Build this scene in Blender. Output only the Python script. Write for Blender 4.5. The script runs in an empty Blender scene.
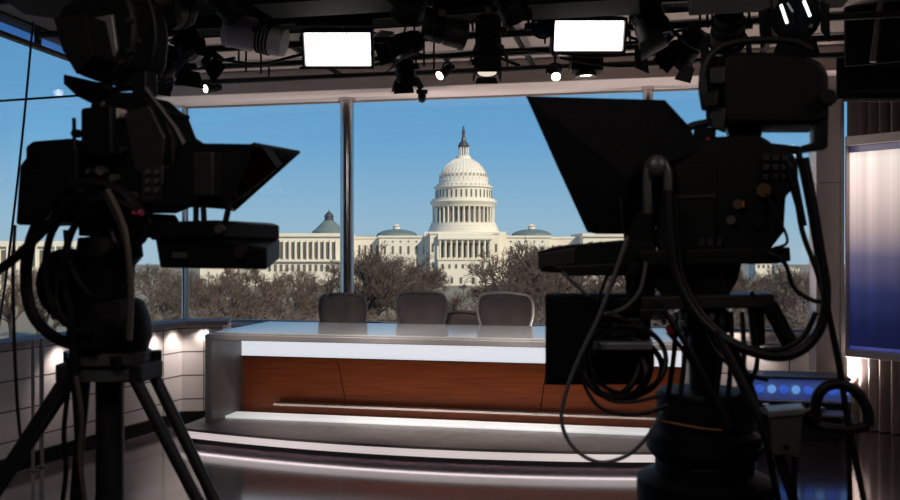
import bpy, bmesh, math, random
from mathutils import Vector as V, Matrix, Quaternion
random.seed(7)
PI = math.pi
C = bpy.context.scene.collection
H = 1.5                      # eye height above the studio floor
F0 = 900.0                   # focal length in pixels of the 900x500 frame
A0 = math.radians(12.16)     # the studio is turned against the view
UX = V((math.cos(A0), -math.sin(A0), 0)); VX = V((math.sin(A0), math.cos(A0), 0)); ZX = V((0, 0, 1))

def W(x, y, D): return V(((x-450)/F0*D, D, H+(250-y)/F0*D))
def rm(u, v, z=0): return UX*u + VX*v + ZX*z
def Dv(x, v): return v/(math.sin(A0)*(x-450)/F0 + math.cos(A0))      # view depth of room depth v in column x
def Wv(x, y, v): return W(x, y, Dv(x, v))
def uv(p): return p.dot(UX), p.dot(VX)

# ------------------------------------------------------------------ materials
MATS = {}
def mat(name, col, rough=.5, metal=0., col2=None, scale=20., bump=0., detail=4., stretch=None, spec=.5, rvar=.12):
    m = bpy.data.materials.new(name); m.use_nodes = True
    n = m.node_tree.nodes; l = m.node_tree.links; b = n['Principled BSDF']
    tc = n.new('ShaderNodeTexCoord'); mp = n.new('ShaderNodeMapping'); nz = n.new('ShaderNodeTexNoise')
    if stretch: mp.inputs['Scale'].default_value = stretch
    nz.inputs['Scale'].default_value = scale; nz.inputs['Detail'].default_value = detail
    l.new(tc.outputs['Object'], mp.inputs['Vector']); l.new(mp.outputs['Vector'], nz.inputs['Vector'])
    mx = n.new('ShaderNodeMix'); mx.data_type = 'RGBA'
    c2 = col2 or tuple(c*.78 for c in col)
    mx.inputs['A'].default_value = (*col, 1); mx.inputs['B'].default_value = (*c2, 1)
    l.new(nz.outputs['Fac'], mx.inputs['Factor']); l.new(mx.outputs['Result'], b.inputs['Base Color'])
    mr = n.new('ShaderNodeMapRange'); mr.inputs['To Min'].default_value = max(.02, rough-rvar); mr.inputs['To Max'].default_value = min(1, rough+rvar)
    l.new(nz.outputs['Fac'], mr.inputs['Value']); l.new(mr.outputs['Result'], b.inputs['Roughness'])
    b.inputs['Metallic'].default_value = metal; b.inputs['Specular IOR Level'].default_value = spec
    if bump:
        bp = n.new('ShaderNodeBump'); bp.inputs['Strength'].default_value = bump; bp.inputs['Distance'].default_value = .01
        l.new(nz.outputs['Fac'], bp.inputs['Height']); l.new(bp.outputs['Normal'], b.inputs['Normal'])
    MATS[name] = m
    return m
def emit(name, col, s):
    m = bpy.data.materials.new(name); m.use_nodes = True
    b = m.node_tree.nodes['Principled BSDF']
    b.inputs['Base Color'].default_value = (.6, .6, .6, 1); b.inputs['Roughness'].default_value = .3
    b.inputs['Emission Color'].default_value = (*col, 1); b.inputs['Emission Strength'].default_value = s
    MATS[name] = m
    return m
def glass(name, tint=(1, 1, 1), refl=.05):
    m = bpy.data.materials.new(name); m.use_nodes = True
    n = m.node_tree.nodes; l = m.node_tree.links; n.remove(n['Principled BSDF'])
    t = n.new('ShaderNodeBsdfTransparent'); t.inputs[0].default_value = (*tint, 1)
    g = n.new('ShaderNodeBsdfGlossy'); g.inputs['Roughness'].default_value = .01
    x = n.new('ShaderNodeMixShader'); x.inputs[0].default_value = refl
    l.new(t.outputs[0], x.inputs[1]); l.new(g.outputs[0], x.inputs[2]); l.new(x.outputs[0], n['Material Output'].inputs[0])
    MATS[name] = m
    return m
def brickmat(name, col, mortar, bw, bh, rough, gap=.012, col2=None, rot=0, metal=0.):
    m = bpy.data.materials.new(name); m.use_nodes = True
    n = m.node_tree.nodes; l = m.node_tree.links; b = n['Principled BSDF']
    uvn = n.new('ShaderNodeUVMap')
    br = n.new('ShaderNodeTexBrick'); br.offset = 0; br.inputs['Scale'].default_value = 1
    br.inputs['Brick Width'].default_value = bw; br.inputs['Row Height'].default_value = bh; br.inputs['Mortar Size'].default_value = gap
    br.inputs['Color1'].default_value = (*col, 1); br.inputs['Color2'].default_value = (*(col2 or col), 1); br.inputs['Mortar'].default_value = (*mortar, 1)
    l.new(uvn.outputs[0], br.inputs['Vector']); l.new(br.outputs['Color'], b.inputs['Base Color'])
    b.inputs['Roughness'].default_value = rough; b.inputs['Metallic'].default_value = metal
    MATS[name] = m
    return m

black = mat('black_plastic', (.004, .0037, .0038), .55, scale=60, spec=.2)
blackm = mat('black_metal', (.008, .0075, .0077), .45, metal=.2, scale=40, spec=.35)
matte = mat('matte_black', (.0045, .0042, .0043), .8, scale=30, spec=.2)
cloth = mat('black_cloth', (.010, .0095, .010), .85, scale=180, bump=.3, spec=.2)
hoodm = mat('hood_board', (.0048, .0046, .0052), .75, scale=25, spec=.15)
dgrey = mat('dark_grey_metal', (.030, .028, .029), .45, metal=.3, scale=35)
mgrey = mat('grey_metal', (.125, .12, .12), .42, metal=.5, scale=30)
lgrey = mat('light_grey_metal', (.34, .33, .33), .38, metal=.6, scale=30)
chrome = mat('chrome', (.55, .535, .545), .2, metal=1., scale=8, rvar=.06)
rubber = mat('rubber', (.0055, .0052, .0055), .5, scale=70, spec=.3)
greycable = mat('grey_cable', (.13, .125, .125), .4, scale=50)
browncable = mat('brown_cable', (.10, .075, .065), .4, scale=50)
red = mat('red_plastic', (.35, .015, .03), .4)
pink = mat('pink_plastic', (.55, .06, .16), .4)
orange = mat('orange_tape', (.45, .20, .05), .5)
ceilm = mat('ceiling_paint', (.40, .325, .295), .8, scale=3)
beamm = mat('beam_paint', (.63, .525, .485), .75, scale=2)
wallm = mat('dark_wall', (.10, .095, .095), .85, scale=4)
pierm = mat('pier_panel', (.58, .50, .475), .5, scale=3)
deskgrey = mat('desk_grey_laminate', (.20, .187, .183), .42, scale=12)
platm = mat('platform_grey', (.16, .15, .15), .35, scale=10)
desktop = mat('desk_top_glass', (.33, .325, .31), .15, scale=5, spec=.30, rvar=.02)
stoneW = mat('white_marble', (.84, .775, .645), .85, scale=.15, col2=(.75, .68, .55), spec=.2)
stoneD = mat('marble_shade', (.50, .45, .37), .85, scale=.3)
winD = mat('dark_window', (.17, .155, .13), .4, scale=.5)
verd = mat('green_copper', (.16, .215, .20), .7, scale=.3)
bronze = mat('bronze_statue', (.06, .065, .07), .5, scale=2)
barkm = mat('bark', (.10, .072, .052), .9, scale=3)
twigm = mat('twig', (.125, .084, .062), .9, scale=1)
twigp = mat('pale_twig', (.19, .14, .10), .9, scale=1)
groundm = mat('dry_grass_ground', (.33, .29, .19), .95, scale=.02, col2=(.16, .13, .085), detail=8)
mesh_dark = None
greyscreen = mat('viewfinder_glass', (.13, .12, .122), .3, scale=4, spec=.6)
paneG = glass('window_glass', (.97, .98, .98), .035)
promptG = glass('prompter_glass', (.05, .05, .055), .015)
softE = emit('softlight_glow', (1, .955, .92), 3.2)
lensE = emit('lit_lens', (1, .90, .74), 9.)
stripE = emit('cold_white_strip', (.90, .93, 1.0), .74)
stepE = emit('pale_step_glow', (.88, .93, .95), .35)
edgeE = emit('platform_edge_glow', (1., .86, .84), .56)
blueE = emit('blue_light', (.02, .15, 1.), .45)
blueP = emit('pale_blue_light', (.15, .42, 1.), .6)
lensB = mat('dark_lens', (.01, .014, .02), .06, scale=10, spec=1., rvar=.03)
lensBlue = mat('blue_lens', (.01, .05, .16), .08, scale=10, spec=1., rvar=.03)
greybarrel = mat('grey_barrel_paint', (.56, .51, .56), .45, scale=30)
tile = brickmat('pale_wall_panel', (.60, .54, .52), (.10, .085, .085), .62, .205, .32, .006, (.57, .51, .49))
ledgem = mat('ledge_paint', (.34, .30, .285), .85, scale=6, spec=.1)
drapem = mat('brown_grey_drape', (.27, .23, .22), .8, scale=60)

def floor_mat():
    m = mat('dark_gloss_floor', (.105, .078, .087), .15, scale=.9, col2=(.072, .054, .062), detail=6, spec=.8, rvar=.05)
    n = m.node_tree.nodes; l = m.node_tree.links; b = n['Principled BSDF']
    b.inputs['Coat Weight'].default_value = .8; b.inputs['Coat IOR'].default_value = 1.7; b.inputs['Coat Roughness'].default_value = .10
    nz = n.new('ShaderNodeTexNoise'); nz.inputs['Scale'].default_value = 14; nz.inputs['Detail'].default_value = 3
    tc = n.new('ShaderNodeTexCoord'); l.new(tc.outputs['Object'], nz.inputs['Vector'])
    bp = n.new('ShaderNodeBump'); bp.inputs['Strength'].default_value = .05; bp.inputs['Distance'].default_value = .01
    l.new(nz.outputs['Fac'], bp.inputs['Height']); l.new(bp.outputs['Normal'], b.inputs['Normal'])
    return m
floorm = floor_mat()
def wood_mat():
    m = bpy.data.materials.new('red_brown_wood'); m.use_nodes = True
    n = m.node_tree.nodes; l = m.node_tree.links; b = n['Principled BSDF']
    tc = n.new('ShaderNodeTexCoord'); mp = n.new('ShaderNodeMapping'); mp.inputs['Scale'].default_value = (1.2, 1.2, 22)
    nz = n.new('ShaderNodeTexNoise'); nz.inputs['Scale'].default_value = 2.2; nz.inputs['Detail'].default_value = 8; nz.inputs['Distortion'].default_value = .4
    cr = n.new('ShaderNodeValToRGB'); e = cr.color_ramp.elements
    e[0].position = .3; e[0].color = (.36, .074, .021, 1); e[1].position = .72; e[1].color = (.54, .130, .040, 1)
    l.new(tc.outputs['Object'], mp.inputs['Vector']); l.new(mp.outputs['Vector'], nz.inputs['Vector'])
    l.new(nz.outputs['Fac'], cr.inputs['Fac']); l.new(cr.outputs['Color'], b.inputs['Base Color'])
    b.inputs['Roughness'].default_value = .34
    return m
woodm = wood_mat()
def mesh_fabric(name, col, op):
    m = bpy.data.materials.new(name); m.use_nodes = True
    n = m.node_tree.nodes; l = m.node_tree.links; b = n['Principled BSDF']
    b.inputs['Base Color'].default_value = (*col, 1); b.inputs['Roughness'].default_value = .8
    tc = n.new('ShaderNodeTexCoord'); nz = n.new('ShaderNodeTexNoise'); nz.inputs['Scale'].default_value = 240
    l.new(tc.outputs['Object'], nz.inputs['Vector'])
    mr = n.new('ShaderNodeMapRange'); mr.inputs['From Min'].default_value = .35; mr.inputs['From Max'].default_value = .65
    mr.inputs['To Min'].default_value = op-.12; mr.inputs['To Max'].default_value = op+.12
    l.new(nz.outputs['Fac'], mr.inputs['Value']); l.new(mr.outputs['Result'], b.inputs['Alpha'])
    return m
mesh_dark = mesh_fabric('chair_mesh', (.085, .068, .062), .80)
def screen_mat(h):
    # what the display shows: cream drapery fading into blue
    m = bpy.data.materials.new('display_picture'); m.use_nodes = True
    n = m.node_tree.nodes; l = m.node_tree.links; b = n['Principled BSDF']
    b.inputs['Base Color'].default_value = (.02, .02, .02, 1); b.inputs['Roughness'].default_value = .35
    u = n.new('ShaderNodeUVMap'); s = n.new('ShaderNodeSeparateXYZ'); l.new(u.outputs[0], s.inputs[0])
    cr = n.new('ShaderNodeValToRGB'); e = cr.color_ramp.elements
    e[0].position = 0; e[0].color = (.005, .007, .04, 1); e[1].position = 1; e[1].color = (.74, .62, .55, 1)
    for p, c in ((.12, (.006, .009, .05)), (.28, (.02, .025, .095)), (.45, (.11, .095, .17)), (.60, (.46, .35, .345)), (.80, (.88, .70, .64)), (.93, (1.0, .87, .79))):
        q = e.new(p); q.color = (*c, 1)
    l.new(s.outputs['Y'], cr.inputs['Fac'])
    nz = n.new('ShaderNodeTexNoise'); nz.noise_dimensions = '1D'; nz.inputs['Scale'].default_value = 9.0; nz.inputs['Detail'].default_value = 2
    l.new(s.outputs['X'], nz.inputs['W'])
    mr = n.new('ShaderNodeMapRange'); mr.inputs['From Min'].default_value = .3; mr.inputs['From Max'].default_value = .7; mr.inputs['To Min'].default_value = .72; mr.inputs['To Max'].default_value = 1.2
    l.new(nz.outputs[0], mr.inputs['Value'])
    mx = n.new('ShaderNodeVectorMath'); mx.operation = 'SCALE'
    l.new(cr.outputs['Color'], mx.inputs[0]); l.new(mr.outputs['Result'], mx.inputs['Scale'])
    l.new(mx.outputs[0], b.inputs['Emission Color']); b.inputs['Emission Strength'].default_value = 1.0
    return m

# ------------------------------------------------------------------ mesh building
class MB:
    def __init__(s): s.v = []; s.f = []; s.uv = {}
    def add(s, vs, fs):
        o = len(s.v); s.v += [V(p) for p in vs]; s.f += [tuple(i+o for i in f) for f in fs]; return s
    def hexa(s, b, t):       # bottom ring, top ring (4 each)
        return s.loft([b, t])
    def loft(s, rings, caps=True, closed=False):
        k = len(rings[0]); vs = [p for r in rings for p in r]; fs = []
        R = len(rings)
        for i in range(R if closed else R-1):
            a = i*k; b = ((i+1) % R)*k
            for j in range(k): fs.append((a+j, a+(j+1) % k, b+(j+1) % k, b+j))
        if caps and not closed: fs += [tuple(range(k))[::-1], tuple(range((R-1)*k, R*k))]
        return s.add(vs, fs)
    def box(s, c, size, X=V((1, 0, 0)), Y=V((0, 1, 0)), Z=V((0, 0, 1))):
        c = V(c); x, y, z = (X*size[0]/2, Y*size[1]/2, Z*size[2]/2)
        return s.loft([[c-x-y-z, c+x-y-z, c+x+y-z, c-x+y-z], [c-x-y+z, c+x-y+z, c+x+y+z, c-x+y+z]])
    def rbox(s, u0, u1, v0, v1, z0, z1):
        return s.loft([[rm(u0, v0, z0), rm(u1, v0, z0), rm(u1, v1, z0), rm(u0, v1, z0)], [rm(u0, v0, z1), rm(u1, v0, z1), rm(u1, v1, z1), rm(u0, v1, z1)]])
    def prism(s, poly, vec):
        vec = V(vec); return s.loft([[V(p) for p in poly], [V(p)+vec for p in poly]])
    def cyl(s, p0, p1, r0, r1=None, n=14, caps=True):
        p0 = V(p0); p1 = V(p1); r1 = r0 if r1 is None else r1
        a, b = perp((p1-p0).normalized())
        return s.loft([[p0+(a*math.cos(t)+b*math.sin(t))*r0 for t in ang(n)], [p1+(a*math.cos(t)+b*math.sin(t))*r1 for t in ang(n)]], caps)
    def lathe(s, prof, org, axis=ZX, n=24, caps=True):
        org = V(org); axis = V(axis).normalized(); a, b = perp(axis)
        return s.loft([[org+axis*z+(a*math.cos(t)+b*math.sin(t))*max(r, 1e-4) for t in ang(n)] for r, z in prof], caps)
    def tube(s, pts, r, n=8, closed=False, sm=6):
        pts = [V(p) for p in pts]
        if sm: pts = spline(pts, sm, closed)
        rings = []; N = len(pts); prev = None
        for i, p in enumerate(pts):
            d = (pts[(i+1) % N]-pts[i-1]) if closed else (pts[min(i+1, N-1)]-pts[max(i-1, 0)])
            d = d.normalized() if d.length > 1e-9 else V((0, 0, 1))
            if prev is None: a, b = perp(d)
            else:
                a = prev-d*prev.dot(d); a = a.normalized() if a.length > 1e-6 else perp(d)[0]; b = d.cross(a)
            prev = a
            rings.append([p+(a*math.cos(t)+b*math.sin(t))*r for t in ang(n)])
        return s.loft(rings, True, closed)
    def ball(s, c, r, n=14, m=8):
        r = r if isinstance(r, (tuple, list)) else (r, r, r); c = V(c)
        rings = []
        for i in range(m+1):
            ph = PI*i/m; rr = max(math.sin(ph), 1e-3)
            rings.append([c+V((r[0]*rr*math.cos(t), r[1]*rr*math.sin(t), -r[2]*math.cos(ph))) for t in ang(n)])
        return s.loft(rings)
    def build(s, name, m, parent=None, bevel=0, smooth=True, origin=None, seg=2):
        off = OFF[parent] if parent is not None else (V(origin) if origin is not None else V((0, 0, 0)))
        me = bpy.data.meshes.new(name); me.from_pydata([tuple(p-off) for p in s.v], [], s.f)
        bm = bmesh.new(); bm.from_mesh(me); bmesh.ops.recalc_face_normals(bm, faces=bm.faces); bm.to_mesh(me); bm.free()
        o = bpy.data.objects.new(name, me); C.objects.link(o); me.materials.append(m)
        if parent is not None: o.parent = parent
        else: o.location = off
        OFF[o] = off
        if bevel:
            b = o.modifiers.new('bevel', 'BEVEL'); b.width = bevel; b.segments = seg; b.limit_method = 'ANGLE'; b.angle_limit = .6
        if smooth:
            for p in me.polygons: p.use_smooth = True
            try:
                md = o.modifiers.new('wn', 'WEIGHTED_NORMAL'); md.keep_sharp = True
                me.set_sharp_from_angle(angle=math.radians(40))
            except Exception: pass
        return o
OFF = {}
def ang(n): return [2*PI*i/n for i in range(n)]
def perp(d):
    a = d.cross(V((0, 0, 1)) if abs(d.z) < .9 else V((1, 0, 0))).normalized(); return a, d.cross(a).normalized()
def spline(pts, k, closed=False):
    out = []; N = len(pts)
    for i in range(N if closed else N-1):
        if closed: p0, p1, p2, p3 = pts[i-1], pts[i], pts[(i+1) % N], pts[(i+2) % N]
        else: p0, p1, p2, p3 = pts[max(i-1, 0)], pts[i], pts[i+1], pts[min(i+2, N-1)]
        for j in range(k):
            t = j/k
            out.append(.5*((2*p1)+(p2-p0)*t+(2*p0-5*p1+4*p2-p3)*t*t+(3*p1-p0-3*p2+p3)*t*t*t))
    if not closed: out.append(pts[-1])
    return out
def tag(o, label=None, cat=None, group=None, kind=None):
    if label: o['label'] = label
    if cat: o['category'] = cat
    if group: o['group'] = group
    if kind: o['kind'] = kind
    return o
def thing(name, loc, label, cat, group=None):
    o = bpy.data.objects.new(name, None); C.objects.link(o); o.location = loc; o.empty_display_size = .1
    OFF[o] = V(loc); return tag(o, label, cat, group)
def struct(name, mb, m, parent=None, **k):
    o = mb.build(name, m, parent, **k)
    if parent is None: o['kind'] = 'structure'
    return o
KIDS = {}
def copy_tree(o, parent=None):
    c = o.copy(); C.objects.link(c)
    if parent is not None: c.parent = parent
    for ch in [k for k in bpy.data.objects if k.parent == o]: copy_tree(ch, c)
    return c
def uvbox(o, scale=1.0):     # planar uv in metres along the wall and up
    me = o.data; l = me.uv_layers.new(name='UVMap')
    for p in me.polygons:
        nx = p.normal
        t = V((-nx.y, nx.x, 0)); t = t.normalized() if t.length > .3 else V((1, 0, 0))
        up = V((0, 0, 1)) if abs(nx.z) < .7 else V((0, 1, 0))
        for li in p.loop_indices:
            co = me.vertices[me.loops[li].vertex_index].co
            l.data[li].uv = (co.dot(t)*scale, co.dot(up)*scale)

# ------------------------------------------------------------------ the room
VB = 8.3                                  # room depth of the window plane
ZC = 3.15                                 # ceiling
ZH = 2.94                                 # underside of the beam over the windows
def xy(p, z): return V((p.x, p.y, z))
GL0 = V((-3.30, 5.0, 0)); GL1 = V((-.298*9.02, 9.02, 0))      # foot line of the left glazing
cu, cv = uv(GL1)
cu = cu
CORN = rm(cu, VB)                                             # corner of the two glazings
# floor, ceiling
b = MB().prism([V((-6, -3.2, -.2)), V((6.4, -3.2, -.2)), V((6.4, 9.2, -.2)), V((-6, 9.6, -.2))], (0, 0, .2))
struct('floor', b, floorm, smooth=False)
b = MB().prism([V((-6, -3.4, ZC)), V((6.6, -3.4, ZC)), rm(7.2, VB+.25, ZC), rm(cu-.25, VB+.25, ZC), V((-3.45, 5.0, ZC)), V((-6, 5.0, ZC))], (0, 0, .35))
struct('ceiling', b, ceilm, smooth=False)
struct('wall_rear', MB().box((.2, -3.3, 1.5), (12.6, .2, 3.3)), wallm, smooth=False)
struct('wall_right', MB().box((5.6, 2.6, 1.5), (.2, 11.8, 3.3)), wallm, smooth=False)
b = MB().prism([V((-6, -3.2, 0)), V((-5.8, -3.2, 0)), V((-5.8, 4.9, 0)), V((-3.3, 4.9, 0)), V((-3.3, 5.0, 0)), V((-6, 5.0, 0))], (0, 0, ZC))
struct('wall_side', b, wallm, smooth=False)
# beam over the back windows
b = MB().rbox(cu-.1, 6.4, 7.72, VB+.12, ZH, ZC)
struct('trim_1', b, beamm, bevel=.008, smooth=False)
# low panelled wall on the left with its ledge
lo = [V((-3.42, 4.9, 0)), V((-3.0, 6.0, 0)), V((-2.47, 7.46, 0)), V((-2.33, 7.82, 0)), V((-1.98, 7.86, 0))]
back = [V((-1.97, 8.10, 0)), V((-2.42, 8.06, 0)), V((-2.66, 7.55, 0)), V((-3.16, 6.08, 0)), V((-3.55, 4.9, 0))]
ZL = .885
b = MB().prism([xy(p, .1) for p in lo+back], (0, 0, ZL-.14))
o = struct('wall_left', b, tile, smooth=False); uvbox(o)
def inset(pts, d):
    c = V((-3.6, 9.5, 0)); return pts
led = [p+V((.05, -.05, 0)) for p in lo]
b = MB().prism([xy(p, ZL-.04) for p in led+back], (0, 0, .04))
struct('trim_2', b, ledgem, bevel=.006, smooth=False)
b = MB().prism([xy(p+V((.03, -.03, 0)), 0) for p in lo+back], (0, 0, .10))
struct('baseboard_left', b, matte, smooth=False)
# low wall under the back windows
ZS = Wv(190, 321.5, VB).z
b = MB().rbox(cu, 6.3, VB, VB+.2, .1, ZS-.03)
o = struct('wall_back', b, tile, smooth=False); uvbox(o)
b = MB().rbox(cu, 6.3, VB-.08, VB+.22, ZS-.03, ZS)
struct('trim_3', b, beamm, bevel=.005, smooth=False)
b = MB().rbox(cu, 6.3, VB-.02, VB+.2, 0, .10)
struct('baseboard_back', b, matte, smooth=False)
# back window: panes between the columns
U347 = uv(Wv(347, 200, VB))[0]; U648 = uv(Wv(648, 100, VB))[0]; UP0 = uv(Wv(816, 200, 7.95))[0]; UP1 = uv(Wv(845, 200, 7.95))[0]
b = MB().rbox(cu, cu+.03, VB-.02, VB+.03, ZS, ZH)
for u in (U347, U648, UP1-.05): b.rbox(u-.02, u+.02, VB-.02, VB+.03, ZS, ZH)
b.rbox(cu, 6.3, VB-.02, VB+.03, ZS, ZS+.03); b.rbox(cu, 6.3, VB-.02, VB+.03, ZH-.012, ZH)
wf = struct('window_1', b, lgrey, smooth=False)
for u0, u1 in ((cu+.03, U347-.02), (U347+.02, U648-.02), (U648+.02, UP1-.07), (UP1-.03, 6.3)):
    struct('pane', MB().rbox(u0, u1, VB, VB+.012, ZS+.03, ZH-.012), paneG, wf, smooth=False)
# left glazing with transom
def gl(t): return GL0.lerp(GL1, t)
GD = (GL1-GL0).normalized(); GN = V((-GD.y, GD.x, 0))
def gbar(b, t0, t1, z0, z1, w=.05):
    p, q = gl(t0), gl(t1); return b.loft([[xy(p-GN*w/2, z0), xy(q-GN*w/2, z0), xy(q+GN*w/2, z0), xy(p+GN*w/2, z0)], [xy(p-GN*w/2, z1), xy(q-GN*w/2, z1), xy(q+GN*w/2, z1), xy(p+GN*w/2, z1)]])
b = MB(); gbar(b, 0, 1, 2.985, 3.015); gbar(b, 0, 1, ZC-.02, ZC); gbar(b, 0, 1, .0, .12); gbar(b, 0, .01, .12, ZC); gbar(b, .41, .414, 2.985, ZC)
wl = struct('window_2', b, dgrey, smooth=False)
b = MB(); gbar(b, .01, .998, .12, 2.985, .012); struct('pane', b, paneG, wl, smooth=False)
b = MB(); gbar(b, .01, .998, 3.015, ZC-.02, .012); struct('pane', b, glass('tinted_pane', (.55, .62, .78), .05), wl, smooth=False)
# steel columns
def column(px, r, label_i):
    u = uv(Wv(px, 200, VB-.16))[0]
    b = MB().cyl(rm(u, VB-.16, ZS-.4), rm(u, VB-.16, ZH), r, n=28); b.cyl(rm(u, VB-.16, ZH-.03), rm(u, VB-.16, ZH), r*1.25, n=28)
    o = struct('trim_%d' % label_i, b, chrome)
column(347, .066, 4); column(648, .045, 5)
# corner post
b = MB().cyl(rm(cu+.03, VB-.07, ZS), rm(cu+.03, VB-.07, ZH), .018); struct('trim_6', b, chrome)
# pier right of the windows, with a joint
b = MB()
zj = Wv(830, 183, 7.95).z
b.rbox(UP0, UP1-.02, 7.95, VB-.02, .0, zj-.004); b.rbox(UP0, UP1-.02, 7.95, VB-.02, zj+.004, ZC); b.rbox(UP0+.01, UP1-.03, 7.96, VB-.03, zj-.01, zj+.01)
struct('trim_7', b, pierm, bevel=.006, smooth=False)
b = MB().rbox(UP1-.035, UP1-.01, 7.93, 7.97, 0, ZC); struct('trim_8', b, lgrey, smooth=False)

# hand rails along the right low wall and posts by the left low wall
def rail(name, p, q, posts, lab, z0):
    t = thing(name, xy(p, 0), lab, 'rail')
    b = MB().cyl(p, q, .016, n=10); b.build('rail', lgrey, t)
    for k in posts:
        a = p.lerp(q, k); MB().cyl(xy(a, z0), a, .010, n=8).build('post', lgrey, t)
    return t
rail('hand_rail', rm(uv(Wv(690, 343, 8.12))[0], 8.12, Wv(780, 344, 8.12).z), rm(UP1-.1, 8.12, Wv(780, 344, 8.12).z), (.1, .5, .9), 'thin steel hand rail along the low panelled wall right of the desk', 0)
for x, yy, D, r, lab in ((33, 340, 6.1, .012, 'leftmost thin steel post against the pale panelled wall'), (42, 338, 6.2, .013, 'thin steel post beside the first at far left, nearer the tripod')):
    q = W(x, yy, D); t = thing('rail_post', xy(q, 0), lab, 'post', 'steel posts by the left wall')
    MB().cyl(q, xy(q, .012), r).build('pole', lgrey, t); MB().cyl(xy(q, 0), xy(q, .012), .035).build('foot_plate', mgrey, t)

# ------------------------------------------------------------------ anchor desk on its platform
UD0, UD1, VD0, VD1 = -3.40, .34, 6.56, 7.72
UM = (UD0+UD1)/2
ZP = .13; ZT = .842
def arc(u): return 6.09+.066*(u-UM)**2
us = [-3.52+(4.22)*i/40 for i in range(41)]
pl = thing('platform', rm(UM, 7.1, 0), 'low curved grey platform with a glowing front edge under the anchor desk', 'platform')
b = MB().prism([rm(u, arc(u), ZP-.02) for u in us]+[rm(us[-1], 8.12, ZP-.02), rm(us[0], 8.12, ZP-.02)], (0, 0, .02)); b.build('deck', platm, pl, smooth=False)
b = MB().prism([rm(u, arc(u)+.10, 0) for u in us]+[rm(us[-1]-.05, 8.1, 0), rm(us[0]+.05, 8.1, 0)], (0, 0, .07)); b.build('plinth', matte, pl, smooth=False)
b = MB().loft([[rm(u, arc(u)-.004, .060), rm(u, arc(u)+.006, .060), rm(u, arc(u)+.006, ZP-.019), rm(u, arc(u)-.004, ZP-.019)] for u in us]); b.build('edge_light', edgeE, pl)
b = MB().loft([[rm(u, arc(u)+.012, .0630), rm(u, arc(u)+.060, .0630), rm(u, arc(u)+.060, .0655), rm(u, arc(u)+.012, .0655)] for u in us[1:-1]]); b.build('under_light', emit('under_edge_glow', (1., .82, .86), 3.4), pl)
b = MB().prism([rm(u, arc(u)+.007, .066) for u in us]+[rm(us[-1], 8.1, .066), rm(us[0], 8.1, .066)], (0, 0, .0065)); b.build('edge_base', dgrey, pl, smooth=False)

dk = thing('anchor_desk', rm(UM, 7.05, ZP), 'long news anchor desk with grey frame, lit white band and red-brown wood front', 'desk')
tw = .05
VW = 7.12                                   # wood plane
e = .001
b = MB().rbox(UD0, UD1, VD0, VD1, ZT-.055, ZT-.008); b.build('top_slab', deskgrey, dk, bevel=.006, smooth=False)
b = MB().rbox(UD0+.04, UD1-.04, VD0+.06, VD1-.01, ZT-.008, ZT+.004); b.build('glass_top', desktop, dk, bevel=.003, smooth=False)
for u0, u1, s in ((UD0, UD0+.06, 1), (UD1-.06, UD1, -1)):
    b = MB().rbox(u0, u1, VD0, VD1-.05, ZP, ZT-.055); b.build('side_panel', deskgrey, dk, bevel=.005, smooth=False)
ui0, ui1 = UD0+.06, UD1-.06
zw0 = .19
def panel(u0a, u0b, u1a, u1b):             # raked joints: different u below and above
    z0, z1 = zw0, .60
    return MB().loft([[rm(u0a, VW, z0), rm(u1a, VW, z0), rm(u1a, VW+.03, z0), rm(u0a, VW+.03, z0)], [rm(u0b, VW, z1), rm(u1b, VW, z1), rm(u1b, VW+.03, z1), rm(u0b, VW+.03, z1)]])
ja, jb, jc, jd = uv(Wv(347, 400, VW))[0], uv(Wv(337, 357, VW))[0], uv(Wv(540, 405, VW))[0], uv(Wv(547, 358, VW))[0]
g = .004
panel(ui0, ui0, ja-g, jb-g).build('wood_panel', woodm, dk, smooth=False)
panel(ja+g, jb+g, jc-g, jd-g).build('wood_panel', woodm, dk, smooth=False)
panel(jc+g, jd+g, ui1, ui1).build('wood_panel', woodm, dk, smooth=False)
MB().rbox(ui0, ui1, VW+.03, VW+.06, ZP, ZT-.055).build('back_panel', matte, dk, smooth=False)
MB().rbox(ui0, ui1, VW-.02, VW+.03, .605, .745).build('light_band', stripE, dk, smooth=False)
MB().rbox(ui0, ui1, VW-.03, VW+.03, .745, ZT-.055).build('band_rail', dgrey, dk, smooth=False)
MB().rbox(ui0, ui1, VW-.03, VW+.03, .600, .605).build('band_rail', matte, dk, smooth=False)
MB().rbox(uv(Wv(278, 404, VW))[0], ui1, VW-.10, VW+.0-.001, .205, .222).build('ledge', beamm, dk, bevel=.003, smooth=False)
MB().rbox(ui0, ui1, VW-.0, VW+.03, ZP+.001, zw0).build('kick_board', woodm, dk, smooth=False)
MB().rbox(ui0+.005, ui1-.005, VW-.34, VW-.13, ZP+.0005, .150).build('foot_light', stepE, dk, bevel=.004, smooth=False)

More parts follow.
